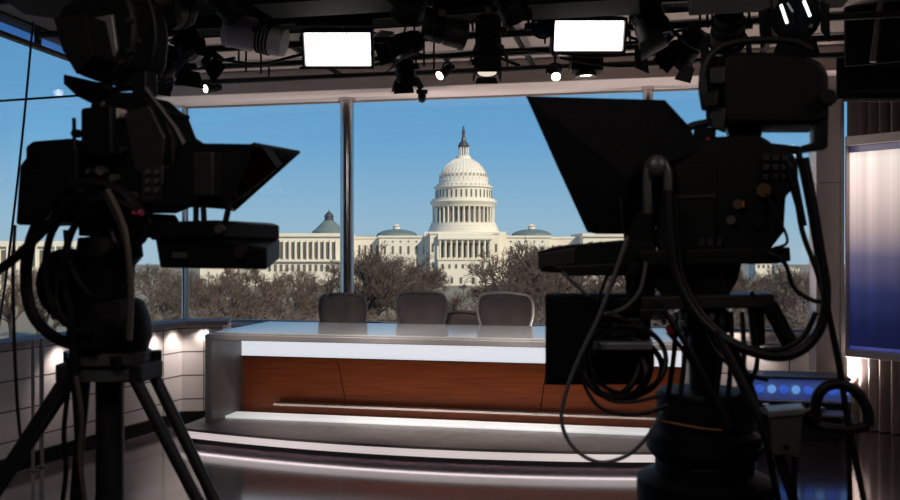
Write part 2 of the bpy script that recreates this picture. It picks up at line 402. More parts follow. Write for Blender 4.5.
# ------------------------------------------------------------------ chairs behind the desk
def make_chair(rimmat, hgt=.985, width=.52):
    r = thing('office_chair', (0, 0, 0), '', 'chair')
    zt = hgt; w = width/2
    def outl(s, y):
        out = []
        for (x, z) in ((.70, -.50), (.86, -.34), (.98, -.22), (1.0, -.135), (.955, -.065), (.82, -.02), (.45, -.002), (0, .003), (-.45, -.002), (-.82, -.02), (-.955, -.065), (-1., -.135), (-.98, -.22), (-.86, -.34), (-.70, -.50)):
            out.append(V((x*w*s, y+.05*(z+.0)*-.8-.03*(1-x*x), zt+z*.96)))
        return out
    b = MB().tube(outl(1, .0), .013, n=8, closed=True, sm=3); b.build('back_frame', rimmat, r)
    o1 = spline(outl(.965, .0), 3, True); c = sum(o1, V())/len(o1)
    b = MB(); k = len(o1)
    ring2 = [p.lerp(c, .5)+V((0, .015, 0)) for p in o1]
    b.add(o1+ring2+[c+V((0, .02, 0))], [(i, (i+1) % k, k+(i+1) % k, k+i) for i in range(k)]+[(k+i, k+(i+1) % k, 2*k) for i in range(k)])
    o = b.build('back_mesh', mesh_dark, r)
    md = o.modifiers.new('thick', 'SOLIDIFY'); md.thickness = .004
    b = MB().box((0, .05, zt-.30), (.10, .03, .30)); b.build('back_spine', black, r, bevel=.01)
    b = MB().loft([[V((x*.25*s, y, z)) for x, y in ((-1, -.42), (1, -.42), (1.05, .0), (-1.05, .0))] for s, z in ((.9, .41), (1., .43), (1., .465), (.93, .475))]); b.build('seat', black, r, bevel=.015)
    for s in (-1, 1):
        b = MB().tube([V((s*.22, -.12, .42)), V((s*.27, -.12, .46)), V((s*.27, -.13, .59))], .014, n=8); a = b.build('armrest', black, r)
        b = MB().box((s*.27, -.16, .60), (.075, .26, .03)); b.build('arm_pad', rubber, a, bevel=.01)
    b = MB().cyl((0, -.18, .08), (0, -.18, .42), .028); b.build('gas_column', blackm, r)
    b = MB()
    for i in range(5):
        t = 2*PI*i/5+.3; d = V((math.cos(t), math.sin(t), 0)); b.cyl(V((0, -.18, .10)), V((0, -.18, .075))+d*.29, .026, .016, n=8)
    bs = b.build('star_base', black, r)
    for i in range(5):
        t = 2*PI*i/5+.3; d = V((math.cos(t), math.sin(t), 0)); c = V((0, -.18, .03))+d*.29; q = V((-d.y, d.x, 0))*.02
        MB().cyl(c-q, c+q, .03, n=12).build('caster', rubber, bs)
    return r
rim_d = mat('dark_chair_rim', (.035, .03, .028), .4); rim_l = mat('pale_chair_rim', (.30, .275, .26), .4); rim_m = mat('mid_chair_rim', (.10, .09, .085), .4)
VCH = 7.97
for px, top, rimm, lab, wd, hh in ((342.5, 294, rim_d, 'dark-rimmed mesh office chair behind the desk, in front of the steel column', .45, None),
                           (421.5, 292, rim_m, 'mesh office chair behind the middle of the desk, second from the steel column', .475, None),
                           (505, 293, rim_l, 'mesh office chair with a pale grey rim behind the right part of the desk', .50, None),
                           (464, 312, rim_d, 'low dark chair back just showing over the desk between two mesh chairs', .34, None)):
    p = Wv(px, top, VCH if top < 300 else 8.02)
    r = make_chair(rimm, p.z-ZP, wd)
    r.location = (p.x, p.y, ZP); r.rotation_euler.z = PI-A0+PI+ (0.05 if px < 400 else -.05)
    r['label'] = lab; r['group'] = 'chairs behind the anchor desk'

# ------------------------------------------------------------------ right side: display, drape, truss, blue bench
pA = W(848, 250, 7.34); pB = W(985, 250, 6.55)
dS = (pB-pA); dS.z = 0; LS = dS.length; dS.normalize(); nS = V((dS.y, -dS.x, 0))       # towards the view
zt_, zb_ = Wv(848, 144, 100).z, 0
zst = H+(250-146)/F0*7.34; zsb = H+(250-349)/F0*7.34
ds = thing('display_wall', xy(pA+dS*LS/2, zsb), 'large lit display of pale drapery fading to blue, right of the window pier', 'display')
def sbox(b, a0, a1, z0, z1, n0, n1):
    p, q = pA+dS*a0, pA+dS*a1
    return b.loft([[xy(p+nS*n0, z0), xy(q+nS*n0, z0), xy(q+nS*n1, z0), xy(p+nS*n1, z0)], [xy(p+nS*n0, z1), xy(q+nS*n0, z1), xy(q+nS*n1, z1), xy(p+nS*n1, z1)]])
b = MB(); sbox(b, 0, LS, zst, zst+.075, -.06, .03); sbox(b, 0, LS, zsb-.06, zsb, -.06, .03); sbox(b, -.012, 0, zsb-.06, zst+.075, -.06, .03); sbox(b, LS, LS+.02, zsb-.06, zst+.075, -.06, .03)
b.build('frame', pierm, ds, bevel=.004, smooth=False)
b = MB(); sbox(b, 0, LS, zsb, zst, -.06, -.045); b.build('casing', matte, ds, smooth=False)
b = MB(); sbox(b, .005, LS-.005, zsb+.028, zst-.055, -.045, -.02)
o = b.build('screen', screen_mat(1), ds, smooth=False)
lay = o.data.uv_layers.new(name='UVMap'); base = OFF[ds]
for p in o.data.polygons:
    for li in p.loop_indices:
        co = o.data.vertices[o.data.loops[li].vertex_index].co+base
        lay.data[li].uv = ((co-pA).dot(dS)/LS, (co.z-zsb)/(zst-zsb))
b = MB(); sbox(b, .005, LS-.005, zst-.055, zst-.005, -.045, -.018); b.build('light_line', emit('deep_blue_line', (.02, .03, .35), .16), ds, smooth=False)
b = MB(); sbox(b, .005, LS-.005, zsb+.003, zsb+.028, -.045, -.018); b.build('light_line', emit('blue_line', (.03, .06, .7), .25), ds, smooth=False)
# drape behind
dp0 = pA+nS*-.26+dS*-.125; N = 160
ringf = []
for z in (0.01, ZC-.03):
    fr = [xy(dp0+dS*(LS*1.2*i/N)+nS*(.045*math.sin(i*.55)+.02*math.sin(i*.23+1)), z) for i in range(N+1)]
    bk = [p-nS*.01 for p in fr[::-1]]
    ringf.append(fr+bk)
b = MB().loft(ringf)
tag(b.build('drape', drapem, origin=xy(dp0+dS*LS/2, 0)), 'brown-grey pleated drape hanging behind the lit display at right', 'curtain')
# truss
tr = thing('lighting_truss', W(905, 78, 6.3), 'black lighting truss above the lit display at the right edge', 'truss')
tA, tB = W(846, 68, 6.6), W(1010, 66, 6.2); tC, tD = W(846, 92, 6.6), W(1010, 92, 6.2)
dep = V((.1, .3, 0)); b = MB()
for p, q in ((tA, tB), (tC, tD), (tA+dep, tB+dep), (tC+dep, tD+dep)): b.cyl(p, q, .022, n=10)
b.build('chord', blackm, tr)
b = MB()
for i in range(9):
    k0, k1 = i/8, min(1, (i+.5)/8)
    b.cyl(tA.lerp(tB, k0), tC.lerp(tD, k1), .010, n=6); b.cyl(tC.lerp(tD, k1), tA.lerp(tB, min(1, (i+1)/8)), .010, n=6); b.cyl(tA.lerp(tB, k0), (tA+dep).lerp(tB+dep, k0), .010, n=6); b.cyl(tC.lerp(tD, k0), (tC+dep).lerp(tD+dep, k0), .010, n=6)
b.build('brace', blackm, tr)
b = MB(); 
for k in (.1, .8): b.cyl(tA.lerp(tB, k), xy(tA.lerp(tB, k), ZC-.003), .010, n=6)
b.build('hanger', blackm, tr)
b = MB().box(W(905, 78, 6.45), (.9, .02, .30), X=(tB-tA).normalized()); b.build('infill_panel', matte, tr)
# black flag panel on the ceiling at right with its grey bar
fl = thing('hanging_mask_board', W(900, 40, 6.0), 'tall black masking panel hung under the ceiling at the top right', 'panel')
q0, q1 = W(846, 66, 6.1), W(1000, 66, 5.7)
b = MB().loft([[xy(q0, q0.z), xy(q1, q0.z), xy(q1, q0.z)+V((0, .03, 0)), xy(q0, q0.z)+V((0, .03, 0))], [xy(q0, ZC-.004), xy(q1, ZC-.004), xy(q1, ZC-.004)+V((0, .03, 0)), xy(q0, ZC-.004)+V((0, .03, 0))]])
b.build('sheet', matte, fl, smooth=False)
b = MB().cyl(W(881, 3, 5.9), W(873, 62, 5.9), .022, n=10); b.build('support_bar', mgrey, fl)
# blue-lit bench
bn = thing('light_bench', xy(W(795, 400, 7.1), 0), 'low bench front glowing blue behind the right camera, left of the drape', 'bench')
VBn = 7.40
ub0, ub1 = uv(Wv(742, 390, VBn))[0], uv(Wv(852, 390, VBn))[0]
z1, z0 = Wv(800, 377, VBn).z, Wv(800, 401, VBn).z
MB().rbox(ub0, ub1, VBn+.06, VBn+.35, .0, z1-.02).build('body', dgrey, bn, smooth=False)
b = MB().rbox(ub0, ub1, VBn, VBn+.35, z1-.02, z1); b.rbox(ub0, ub1, VBn, VBn+.06, z0-.02, z0); b.build('shelf', mgrey, bn, bevel=.004, smooth=False)
MB().rbox(ub0, ub1, VBn+.045, VBn+.06, z0, z1-.02).build('blue_panel', emit('blue_glow_panel', (.012, .05, .40), .2), bn, smooth=False)
for i in range(9):
    u = ub0+(i+.5)*(ub1-ub0)/9
    b = MB().ball(rm(u, VBn+.02, (z0+z1)/2-.01), (.034, .02, .034), 12, 8); b.build('glass_lump', blueP if i % 2 == 0 else blueE, bn)
t = thing('metal_shelf', rm((ub0+ub1)/2, 7.22, 0), 'cluttered steel shelf in front of the blue-lit bench', 'shelf')
zs = Wv(800, 412, 7.2).z
MB().rbox(ub0+.05, ub1-.05, 7.12, 7.34, zs-.02, zs).build('shelf_board', lgrey, t, bevel=.003, smooth=False)
for u in (ub0+.08, ub1-.08):
    for v in (7.14, 7.31): MB().cyl(rm(u, v, 0), rm(u, v, zs-.02), .012, n=8).build('leg', mgrey, t)
MB().cyl(rm(ub0+.06, 7.13, zs+.09), rm(ub1-.06, 7.13, zs+.09), .008, n=8).build('guard_rail', chrome, t)
for u in (ub0+.07, (ub0+ub1)/2, ub1-.07): MB().cyl(rm(u, 7.13, zs), rm(u, 7.13, zs+.09), .006, n=8).build('guard_post', chrome, t)
for i, (du, hgt, r_) in enumerate(((.16, .05, .030), (.27, .035, .045), (.42, .07, .022), (.55, .04, .035))):
    b = MB().lathe([(r_*.9, 0), (r_, .005), (r_, hgt*.8), (r_*.7, hgt), (r_*.3, hgt+.004)], rm(ub0+du, 7.24, zs+.001), n=16)
    tag(b.build('metal_canister', chrome, origin=rm(ub0+du, 7.24, zs+.001)), ['low steel canister at the left of the shelf before the blue bench', 'wide flat steel canister second along the shelf', 'tall slim steel canister third along the shelf', 'squat steel canister at the right of the shelf'][i], 'canister', 'steel canisters on the shelf')

# ------------------------------------------------------------------ lighting grid and lamps
ZG = 2.99
PV = [4.7, 5.5, 6.15, 6.75, 7.35]
def pipe_v(v, lab, z=ZG):
    b = MB().cyl(rm(-4.1, v, z), rm(3.75, v, z), .024, n=10)
    t = thing('grid_pipe', rm(.2, v, z), lab, 'pipe', 'pipes of the ceiling lighting grid')
    b.build('tube', blackm, t)
    for u in (-3.2, -1.1, .9, 2.9): MB().cyl(rm(u, v, z), rm(u, v, ZC-.003), .009, n=6).build('drop_rod', blackm, t)
labs = ['black grid pipe across the ceiling nearest the view', 'black grid pipe across the ceiling carrying the two bright softlights', 'black grid pipe across the ceiling just behind the softlights', 'black grid pipe across the ceiling in front of the beam, second from it', 'black grid pipe running close along the beam over the windows']
for v, l in zip(PV, labs): pipe_v(v, l)
for u, l in ((-2.6, 'black grid pipe running away from the view above the left camera'), (-.9, 'black grid pipe running away from the view between the two softlights'), (.9, 'black grid pipe running away from the view right of the right softlight')):
    t = thing('grid_pipe', rm(u, 5.6, ZG+.05), l, 'pipe', 'pipes of the ceiling lighting grid')
    MB().cyl(rm(u, 3.6, ZG+.048), rm(u, 7.6, ZG+.048), .022, n=10).build('tube', blackm, t)

def hang(t, p, axis_side, rad, body_top, zpipe=ZG, m=None, two=True):
    """yoke from the lamp's sides up to a clamp under the pipe"""
    m = m or blackm
    top = xy(p, body_top)
    b = MB(); a = p+axis_side*rad; c = p-axis_side*rad
    b.tube([a, xy(a, p.z+(body_top-p.z)*.75), top+axis_side*rad*.3, top-axis_side*rad*.3, xy(c, p.z+(body_top-p.z)*.75), c], .008, n=6, sm=3)
    y = b.build('yoke', m, t)
    MB().cyl(a-axis_side*.015, a+axis_side*.025, .022, n=10).build('tilt_knob', rubber, y)
    if zpipe-.03 > top.z: MB().cyl(top, xy(p, zpipe-.02), .009, n=8).build('spigot', blackm, t)
    MB().box(xy(p, zpipe-.012), (.05, .05, .05)).build('clamp', mgrey, t, bevel=.006)
def fresnel(name, lab, p, aim, L, r, lit=0, doors=True, body=None, lens=None, group='studio lamps on the ceiling grid', dl=1.0, cat='lamp', zp=ZG):
    aim = V(aim).normalized(); side = aim.cross(ZX).normalized(); up = side.cross(aim)
    t = thing(name, p, lab, cat, group)
    body = body or black
    b = MB().lathe([(r*.35, -L*.5), (r*.8, -L*.48), (r*.86, -L*.30), (r*.86, L*.0), (r*.95, L*.04), (r, L*.10), (r, L*.42), (r*1.08, L*.43), (r*1.08, L*.5), (r*.95, L*.5)], p, aim, 22)
    bo = b.build('housing', body, t)
    b = MB()
    for k in range(4): b.lathe([(r*.9, -L*.26+k*L*.06), (r*.96, -L*.25+k*L*.06), (r*.96, -L*.235+k*L*.06), (r*.9, -L*.225+k*L*.06)], p, aim, 20)
    b.build('cooling_fin', blackm, bo)
    b = MB().lathe([(r*.9, L*.47), (r*.88, L*.505), (r*.7, L*.53), (r*.3, L*.55), (.001, L*.553)], p, aim, 22)
    b.build('lens', lens or (lensE if lit else lensB), t)
    if doors:
        f = p+aim*L*.5
        for d, w, s in ((up, side, 1.0), (-up, side, 1.0), (side, up, .8), (-side, up, .8)):
            h0 = f+d*r*1.08; o_ = (aim*.94+d*.33).normalized()*r*1.15*dl
            n_ = d.cross(w); nn = (o_.cross(w)).normalized()*.003
            q = [h0-w*r*.85*s, h0+w*r*.85*s, h0+o_+w*r*1.08*s, h0+o_-w*r*1.08*s]
            MB().loft([[x-nn for x in q], [x+nn for x in q]]).build('barn_door', matte, t, smooth=False)
    hang(t, p-aim*L*.05, side, r*1.12, min(p.z+r*1.7, zp-.05), zp)
    return t
def softlight(lab, px, py, pw, ph, v, tilt):
    p = Wv(px, py, v); D = Dv(px, v); w, h = pw/F0*D, ph/F0*D/math.cos(tilt)
    X = V((1, 0, 0)); Nn = V((0, -math.cos(tilt), -math.sin(tilt))); Y = X.cross(Nn)*-1; Y = V((0, -math.sin(tilt), math.cos(tilt)))
    t = thing('softlight_panel', p, lab, 'lamp', 'bright softlight panels')
    b = MB().box(p-Nn*.055, (w+.03, h+.03, .09), X, Y, Nn); b.build('housing', black, t, bevel=.006, smooth=False)
    MB().box(p, (w-.006, h-.006, .016), X, Y, Nn).build('diffuser', softE, t, smooth=False)
    b = MB()
    for s in (-1, 1):
        b.box(p+X*s*(w/2+.008)+Nn*.012, (.016, h+.03, .05), X, Y, Nn); b.box(p+Y*s*(h/2+.008)+Nn*.012, (w+.03, .016, .05), X, Y, Nn)
    b.build('bezel', dgrey, t, smooth=False)
    fl = p+Y*(h/2+.02)+Nn*.03
    MB().box(fl+V((0, -.09, .075)), (w+.05, .005, .2), X, (Y*.8-Nn*-.6).normalized(), X.cross((Y*.8-Nn*-.6).normalized())).build('top_flap', matte, t, smooth=False)
    hang(t, p-Nn*.09, X, w/2+.03, min(p.z+.2, ZG-.05))
    return t
softlight('bright white rectangular softlight under the ceiling left of the steel column', 338, 49, 66, 31, 5.5, .35)
softlight('bright white rectangular softlight under the ceiling above the right camera hood', 588.5, 35.5, 69, 28, 5.5, .35)

LA = rm
def lamp(lab, px, py, v, aim, L, r, **k): return fresnel(k.pop('name', 'hanging_fresnel_lamp'), lab, Wv(px, py, min(PV, key=lambda q: abs(q-v))), aim, L, r, **k)
lamp('grey barrelled lamp seen from the side, left of the left softlight', 257, 36, 5.5, (-1, .1, .28), .40, .112, body=greybarrel, doors=False, name='hanging_barrel_lamp')
lamp('black fresnel lamp with barn doors and a bright rim just right of the left softlight', 408, 44, 5.6, (-.85, -.35, -.35), .18, .08, lens=chrome)
lamp('black fresnel lamp seen from behind, between the two softlights', 444, 31, 5.5, (.95, .3, -.15), .27, .088, doors=False, body=dgrey)
lamp('black fresnel lamp with barn doors hanging above the domed building', 488, 32, 5.5, (.05, .5, -.9), .20, .082)
lamp('black lamp with a faint lit lens below another, above the domed building', 487, 63, 6.15, (.0, -.25, -.95), .14, .075, dl=.5, lens=emit('faint_lens', (1, .85, .7), .8))
lamp('black boxy lamp hanging just right of the left softlight, above the window', 405, 68, 6.1, (.1, .4, -.9), .16, .07)
lamp('small round lamp with a blue lens left of the right softlight', 541, 27, 5.6, (.05, -.95, -.25), .16, .066, doors=False, lens=lensBlue, name='hanging_round_lamp')
lamp('dark can lamp with bright glints at the top left, above the left camera', 176, 12, 5.0, (-.35, -.9, -.2), .20, .10, lens=chrome)
lamp('dark hanging lamp in the cluster left of the grey barrelled lamp', 190, 46, 5.3, (.4, -.35, -.8), .24, .10)
lamp('dark hanging lamp low in the cluster by the left camera viewfinder', 166, 62, 5.2, (-.6, .5, -.5), .20, .085)
lt = lamp('tilted dark lamp with painted glint streaks above the right camera', 797, 12, 4.7, (-.35, -.75, -.5), .22, .105, lens=lensB, doors=True)
for (xa, ya), (xb, yb) in (((781, 5), (787, 23)), ((804, 1), (810, 16))):  # glowing rods stand in for glint streaks reflected inside the lamp
    MB().cyl(Wv(xa, ya, 4.50), Wv(xb, yb, 4.48), .0075, n=8).build('painted_glint', emit('glint_glow', (1, .97, .95), 2.), lt)
lamp('dark fresnel lamp right of the right softlight', 650, 22, 5.4, (.3, -.2, -.9), .26, .105)
lamp('dark fresnel lamp above the right camera hood tip', 690, 44, 5.9, (-.5, .5, -.7), .22, .09)
lamp('dark fresnel lamp over the right camera viewfinder', 728, 28, 5.3, (.2, .8, -.5), .24, .10)
lamp('dark lamp at the top edge left of the right softlight', 510, 2, 5.0, (.4, .4, -.7), .20, .08, doors=False)
lamp('dark lamp at the top edge above the grey barrelled lamp', 226, 0, 4.9, (.5, .5, -.6), .22, .09, doors=False)
lamp('dark lamp at the top edge above the black fresnel lamp', 412, 2, 4.9, (-.3, .5, -.7), .20, .085, doors=False)
for lab, px, py, v, aim in (('tiny lit spotlight hanging under the beam left of the left softlight', 213, 88, 7.35, (-.55, -.65, -.2)),
                        ('tiny lit spotlight pointing down left, above the domed building', 446, 71, 6.75, (-.65, -.6, -.6)),
                        ('tiny lit spotlight hanging below the left end of the right softlight', 555, 72, 6.75, (.0, -.75, -.55))):
    lamp(lab, px, py, v, aim, .16, .038, lit=1, doors=False, name='spot_lamp', group='small lit spotlights')
# boxed downlight below the right softlight
p = Wv(586, 62, 6.6); t = thing('downlight', p, 'black boxed downlight glowing under the right softlight', 'lamp')
MB().box(p, (.23, .16, .15)).build('housing', black, t, bevel=.01)
MB().lathe([(.07, -.075), (.085, -.11), (.078, -.11), (.06, -.08)], p, n=20).build('rim', mgrey, t); MB().ball(p+V((0, 0, -.082)), (.062, .062, .02)).build('lens', lensE, t)
MB().cyl(p+V((0, 0, .075)), xy(p, ZG), .01).build('spigot', blackm, t)
# dome camera on the beam
p = Wv(422, 94, 7.70); t = thing('dome_camera', p, 'small black security dome camera on the beam above the domed building', 'camera')
MB().box(p+V((0, 0, .02)), (.10, .06, .03)).build('mount', black, t, bevel=.005); MB().cyl(p+V((0, 0, .01)), p-V((0, 0, .045)), .036, n=16).build('body', black, t); MB().ball(p-V((0, 0, .045)), (.034, .034, .034)).build('dome', lensB, t)
# black ducts and boards at the top
for lab, x0, x1, y, v, hh, n in (('long black duct along the top over the left softlight', 262, 392, 1, 5.0, .13, 'ceiling_duct'), ('black duct along the top over the right softlight', 530, 640, 2, 5.0, .12, 'ceiling_duct'), ('black duct at the top right, left of the masking panel', 690, 850, -4, 5.0, .13, 'ceiling_duct')):
    p, q = Wv(x0, y, v), Wv(x1, y, v); q.z = p.z
    t = thing(n, (p+q)/2, lab, 'duct', 'black ducts under the ceiling')
    Y = V((-(q-p).y, (q-p).x, 0)).normalized()
    MB().box((p+q)/2, ((q-p).length, .34, hh), (q-p).normalized(), Y, ZX).build('duct_body', matte, t, bevel=.01)
    for k in (.35, .65): MB().box(xy(p.lerp(q, k), p.z+hh/2+(ZC-p.z-hh/2)/2), (.03, .03, ZC-.004-p.z-hh/2)).build('bracket', blackm, t)
p = W(70, 4, 4.4); t = thing('hanging_panel_lamp', p, 'flat black lamp panel under the ceiling above the left camera', 'lamp')
MB().box(p, (.62, .5, .07), V((.95, .1, -.12)).normalized(), V((-.1, .99, 0)).normalized(), V((.12, 0, .99)).normalized()).build('housing', matte, t, bevel=.02)
MB().cyl(p, xy(p, ZC-.003), .012).build('spigot', blackm, t)
for lab, v, z0, z1, x0, x1 in (('long black cable tray across the ceiling above the softlights, nearer the view', 5.25, 3.03, 3.13, 190, 840), ('long black cable tray across the ceiling behind the softlights', 5.85, 3.02, 3.11, 170, 845)):
    u0, u1 = uv(Wv(x0, 20, v))[0], uv(Wv(x1, 20, v))[0]
    t = thing('cable_tray', rm((u0+u1)/2, v, z0), lab, 'tray', 'cable trays under the ceiling')
    MB().rbox(u0, u1, v-.16, v+.16, z0+.025, z0+.035).build('tray_floor', matte, t, smooth=False)
    for s in (-1, 1): MB().rbox(u0, u1, v+s*.16-.008, v+s*.16+.008, z0+.02, z1).build('tray_side', matte, t, smooth=False)
    MB().tube([rm(u0+i*(u1-u0)/12, v+.05*math.sin(i*1.7), z0+.055+.01*math.sin(i)) for i in range(13)], .02, n=6).build('cable_run', rubber, t)
# loose cables along the grid
CB = [((300, 68), (360, 66), (420, 58), (480, 52), (560, 48), (640, 42)), ((395, 48), (440, 57), (520, 50), (600, 56), (700, 48)), ((560, 58), (620, 66), (690, 60), (730, 62)), ((600, 20), (640, 40), (690, 30), (740, 50)), ((225, 60), (260, 64), (300, 55), (370, 40)), ((470, 8), (500, 22), (490, 50), (520, 66)), ((640, 30), (660, 46), (700, 40), (735, 56)), ((150, 38), (175, 55), (205, 62), (235, 58))]
CL = ['thin black cable slung from the left softlight to the right one', 'sagging black cable between the hanging fresnel lamps', 'black cable drooping below the right softlight toward the right camera', 'looped black cable right of the right softlight', 'black cable behind the grey barrelled lamp', 'black cable dangling by the twin lamps above the domed building', 'tangled black cable above the right camera hood', 'black cable in the lamp cluster above the left camera']
for pts, lab in zip(CB, CL):
    b = MB().tube([Wv(x, y, 6.4) for x, y in pts], .012, n=6)
    tag(b.build('hanging_cable', rubber, origin=Wv(*pts[0], 6.4)), lab, 'cable', 'cables along the lighting grid')
for i, (x, y0, y1) in enumerate(((434, 56, 70), (424, 50, 66), (545, 10, 44), (700, 8, 50), (712, 6, 40), (246, 60, 72), (261, 60, 74), (630, 4, 50))):
    q = Wv(x, y0, 6.3)
    b = MB().cyl(Wv(x, y1, 6.3), xy(q, ZC-.003), .008, n=6); tag(b.build('hanging_rod', blackm, origin=xy(q, ZC)), 'thin black drop rod '+('above the tiny down-left spotlight', 'below the grey fresnel lamp body', 'beside the blue-lensed round lamp', 'left of two above the right camera', 'right of two above the right camera', 'under the grey barrelled lamp, its left one', 'under the grey barrelled lamp, its right one', 'just right of the right softlight')[i]+', hanging from the ceiling', 'rod', 'drop rods among the lamps')
# stay cables in front of the left glazing
b = MB().tube([W(33, 22, 6.4), W(22, 140, 6.3), W(8, 262, 6.15), W(-4, 345, 6.0)], .008, n=6)
tag(b.build('stay_cable', blackm, origin=W(33, 22, 6.4)), 'thin dark slanting stay cable in front of the left glazing', 'cable')
b = MB().tube([W(-30, 103, 6.2), W(80, 95.5, 6.7), W(102, 104, 6.8)], .009, n=6, sm=0)
tag(b.build('stay_rod', blackm, origin=W(80, 95, 6.7)), 'thin dark horizontal stay rod across the left glazing, by the left camera', 'rod')

# ------------------------------------------------------------------ outside: the domed building on its hill
ZB = -18.0
DC = 500.; K = DC/F0
def cx(x): return (x-450)*K
def cz(y): return H+(250-y)*K
CX = cx(464)
struct('ground', MB().box((0, 620, ZB-2.), (2400, 1180, 4)), groundm, smooth=False)
cap = thing('domed_building', V((CX, DC, ZB)), 'great white domed government building beyond the bare trees', 'building')
def capbox(b, x0, x1, y0, y1, d0, d1):    # pixel columns/rows at the facade, real depth d0..d1
    return b.loft([[V((cx(x0), DC+d0, cz(y1))), V((cx(x1), DC+d0, cz(y1))), V((cx(x1), DC+d1, cz(y1))), V((cx(x0), DC+d1, cz(y1)))], [V((cx(x0), DC+d0, cz(y0))), V((cx(x1), DC+d0, cz(y0))), V((cx(x1), DC+d1, cz(y0))), V((cx(x0), DC+d1, cz(y0)))]])
ybase = 250+(H-ZB)/K
DY = 18.                                  # the dome's axis stands this far behind the central front
O = V((CX, DC+DY, 0)); SC = (DC+DY)/DC
def zz(y): return H+(250-y)*K*SC
def rr(px): return px*K*SC
def lat(name, prof, m=stoneW, n=48, parent=cap): return MB().lathe([(rr(r), zz(y)) for r, y in prof], O, n=n).build(name, m, parent)
lat('dome_base', [(35.6, 236), (35.6, 231), (34.8, 230.9), (34.8, 228.5), (33.6, 228.4), (33.6, 225.2), (32.6, 225.1), (32.6, 223.2)])
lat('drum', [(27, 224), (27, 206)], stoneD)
lat('entablature', [(31.2, 207.4), (31.6, 205.5), (32.6, 204.5), (33.8, 202.5), (33.6, 201.6), (31.5, 201.2), (31.5, 199.4), (29, 199.2)])
up = lat('upper_drum', [(28, 200), (28, 189.3), (29.6, 188.3), (29.6, 187), (28, 186.6), (26.8, 186.4)])
lat('attic', [(26.6, 187), (26.6, 184.6), (24.6, 184.2), (24.6, 182)])
dome = lat('dome', [(24.6, 184), (24.2, 180), (23.4, 176.5), (21.8, 172.5), (19.3, 168.3), (16., 164.5), (12.4, 161.6), (9, 159.6), (7.6, 158.6), (7.3, 156.3), (6.2, 156)])
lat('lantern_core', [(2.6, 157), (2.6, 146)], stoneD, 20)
lat('lantern_cap', [(5.4, 147.3), (5.8, 146), (5.2, 145.2), (4.6, 143.5), (3.2, 141.8), (2.2, 140.6), (2.1, 138.5), (1.7, 137.4)], mgrey, 20)
st = lat('statue', [(1.5, 138), (1.7, 136), (1.25, 134.3), (1.75, 132), (1.45, 130), (.7, 129), (.95, 128), (.8, 127), (.2, 125.4)], bronze, 12)
def ringparts(name, n, rad, y0, y1, r, m, phase=0, box=None):
    for i in range(n):
        t = 2*PI*(i+phase)/n
        if math.sin(t) > .25: continue               # the far side faces away
        d = V((math.cos(t), math.sin(t), 0)); c = O+d*rr(rad)
        b = MB()
        if box:
            q = V((-d.y, d.x, 0)); b.box(V((c.x, c.y, (zz(y0)+zz(y1))/2)), (rr(r), rr(.6), abs(zz(y0)-zz(y1))), q, d)
        else:
            b.cyl(V((c.x, c.y, zz(y1))), V((c.x, c.y, zz(y0))), rr(r), rr(r*.88), n=8)
        b.build(name, m, cap)
ringparts('drum_column', 36, 30.3, 207, 223.4, .85, stoneW)
ringparts('drum_window', 36, 27.0, 209, 221.5, 1.9, winD, .5, True)
ringparts('upper_window', 36, 28.0, 190.8, 198.3, 1.6, winD, .5, True)
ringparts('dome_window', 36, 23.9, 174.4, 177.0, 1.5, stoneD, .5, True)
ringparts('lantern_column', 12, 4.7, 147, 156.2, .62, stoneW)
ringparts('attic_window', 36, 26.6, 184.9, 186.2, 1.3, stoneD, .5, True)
b = MB()
for i in range(36):
    t = 2*PI*i/36; d = V((math.cos(t), math.sin(t), 0))
    prof = [(24.75, 181), (24.35, 179), (23.6, 176.5), (22.0, 172.5), (19.5, 168.3), (16.2, 164.5), (12.6, 161.6), (9.1, 159.6)]
    b.tube([O+d*rr(r)+V((0, 0, zz(y))) for r, y in prof], rr(.22), n=4, sm=0)
b.build('dome_rib', stoneW, cap)
# terraces below the dome and the central front
b = MB(); capbox(b, 424, 507, 231.5, ybase, 6, 60); b.build('central_block', stoneW, cap, smooth=False)
b = MB(); capbox(b, 430, 499, 233.5, ybase, -2, 8); capbox(b, 429, 500, 231.8, 234, -2.6, 8); b.build('central_front', stoneW, cap, smooth=False)
b = MB(); capbox(b, 438, 492, 237.6, 239.6, -6.2, -1); capbox(b, 438, 492, 258.5, 260, -6.2, -1); b.build('portico_beam', stoneW, cap, smooth=False)
b = MB(); capbox(b, 438, 492, 260, ybase, -5.6, -1); b.build('portico_base', stoneW, cap, smooth=False)
b = MB(); capbox(b, 438, 492, 234.0, 237.6, -5.0, -1); b.build('portico_parapet', stoneW, cap, smooth=False)
for i in range(10):
    x = 440+i*50/9
    MB().cyl(V((cx(x), DC-5, cz(259))), V((cx(x), DC-5, cz(239.5))), .62, .55, n=8).build('portico_column', stoneW, cap)
for i in range(9):
    x = 442.8+i*50/9
    b = MB(); capbox(b, x-1.5, x+1.5, 243, 257, -2.3, -1.9)
    b.build('window', winD if i not in () else stoneD, cap, smooth=False)
def winrow(xs, y0, y1, w, d): 
    for x in xs:
        b = MB(); capbox(b, x-w/2, x+w/2, y0, y1, d-.35, d+.2); b.build('window', winD, cap, smooth=False)
winrow([443+i*6.6 for i in range(8)], 264, 268, 2.0, -5.6)
winrow([452, 461, 473], 277, 283, 2.4, -5.6)
winrow([433, 496], 244, 252, 2.0, -2); winrow([433, 496], 262, 267, 2.0, -2)
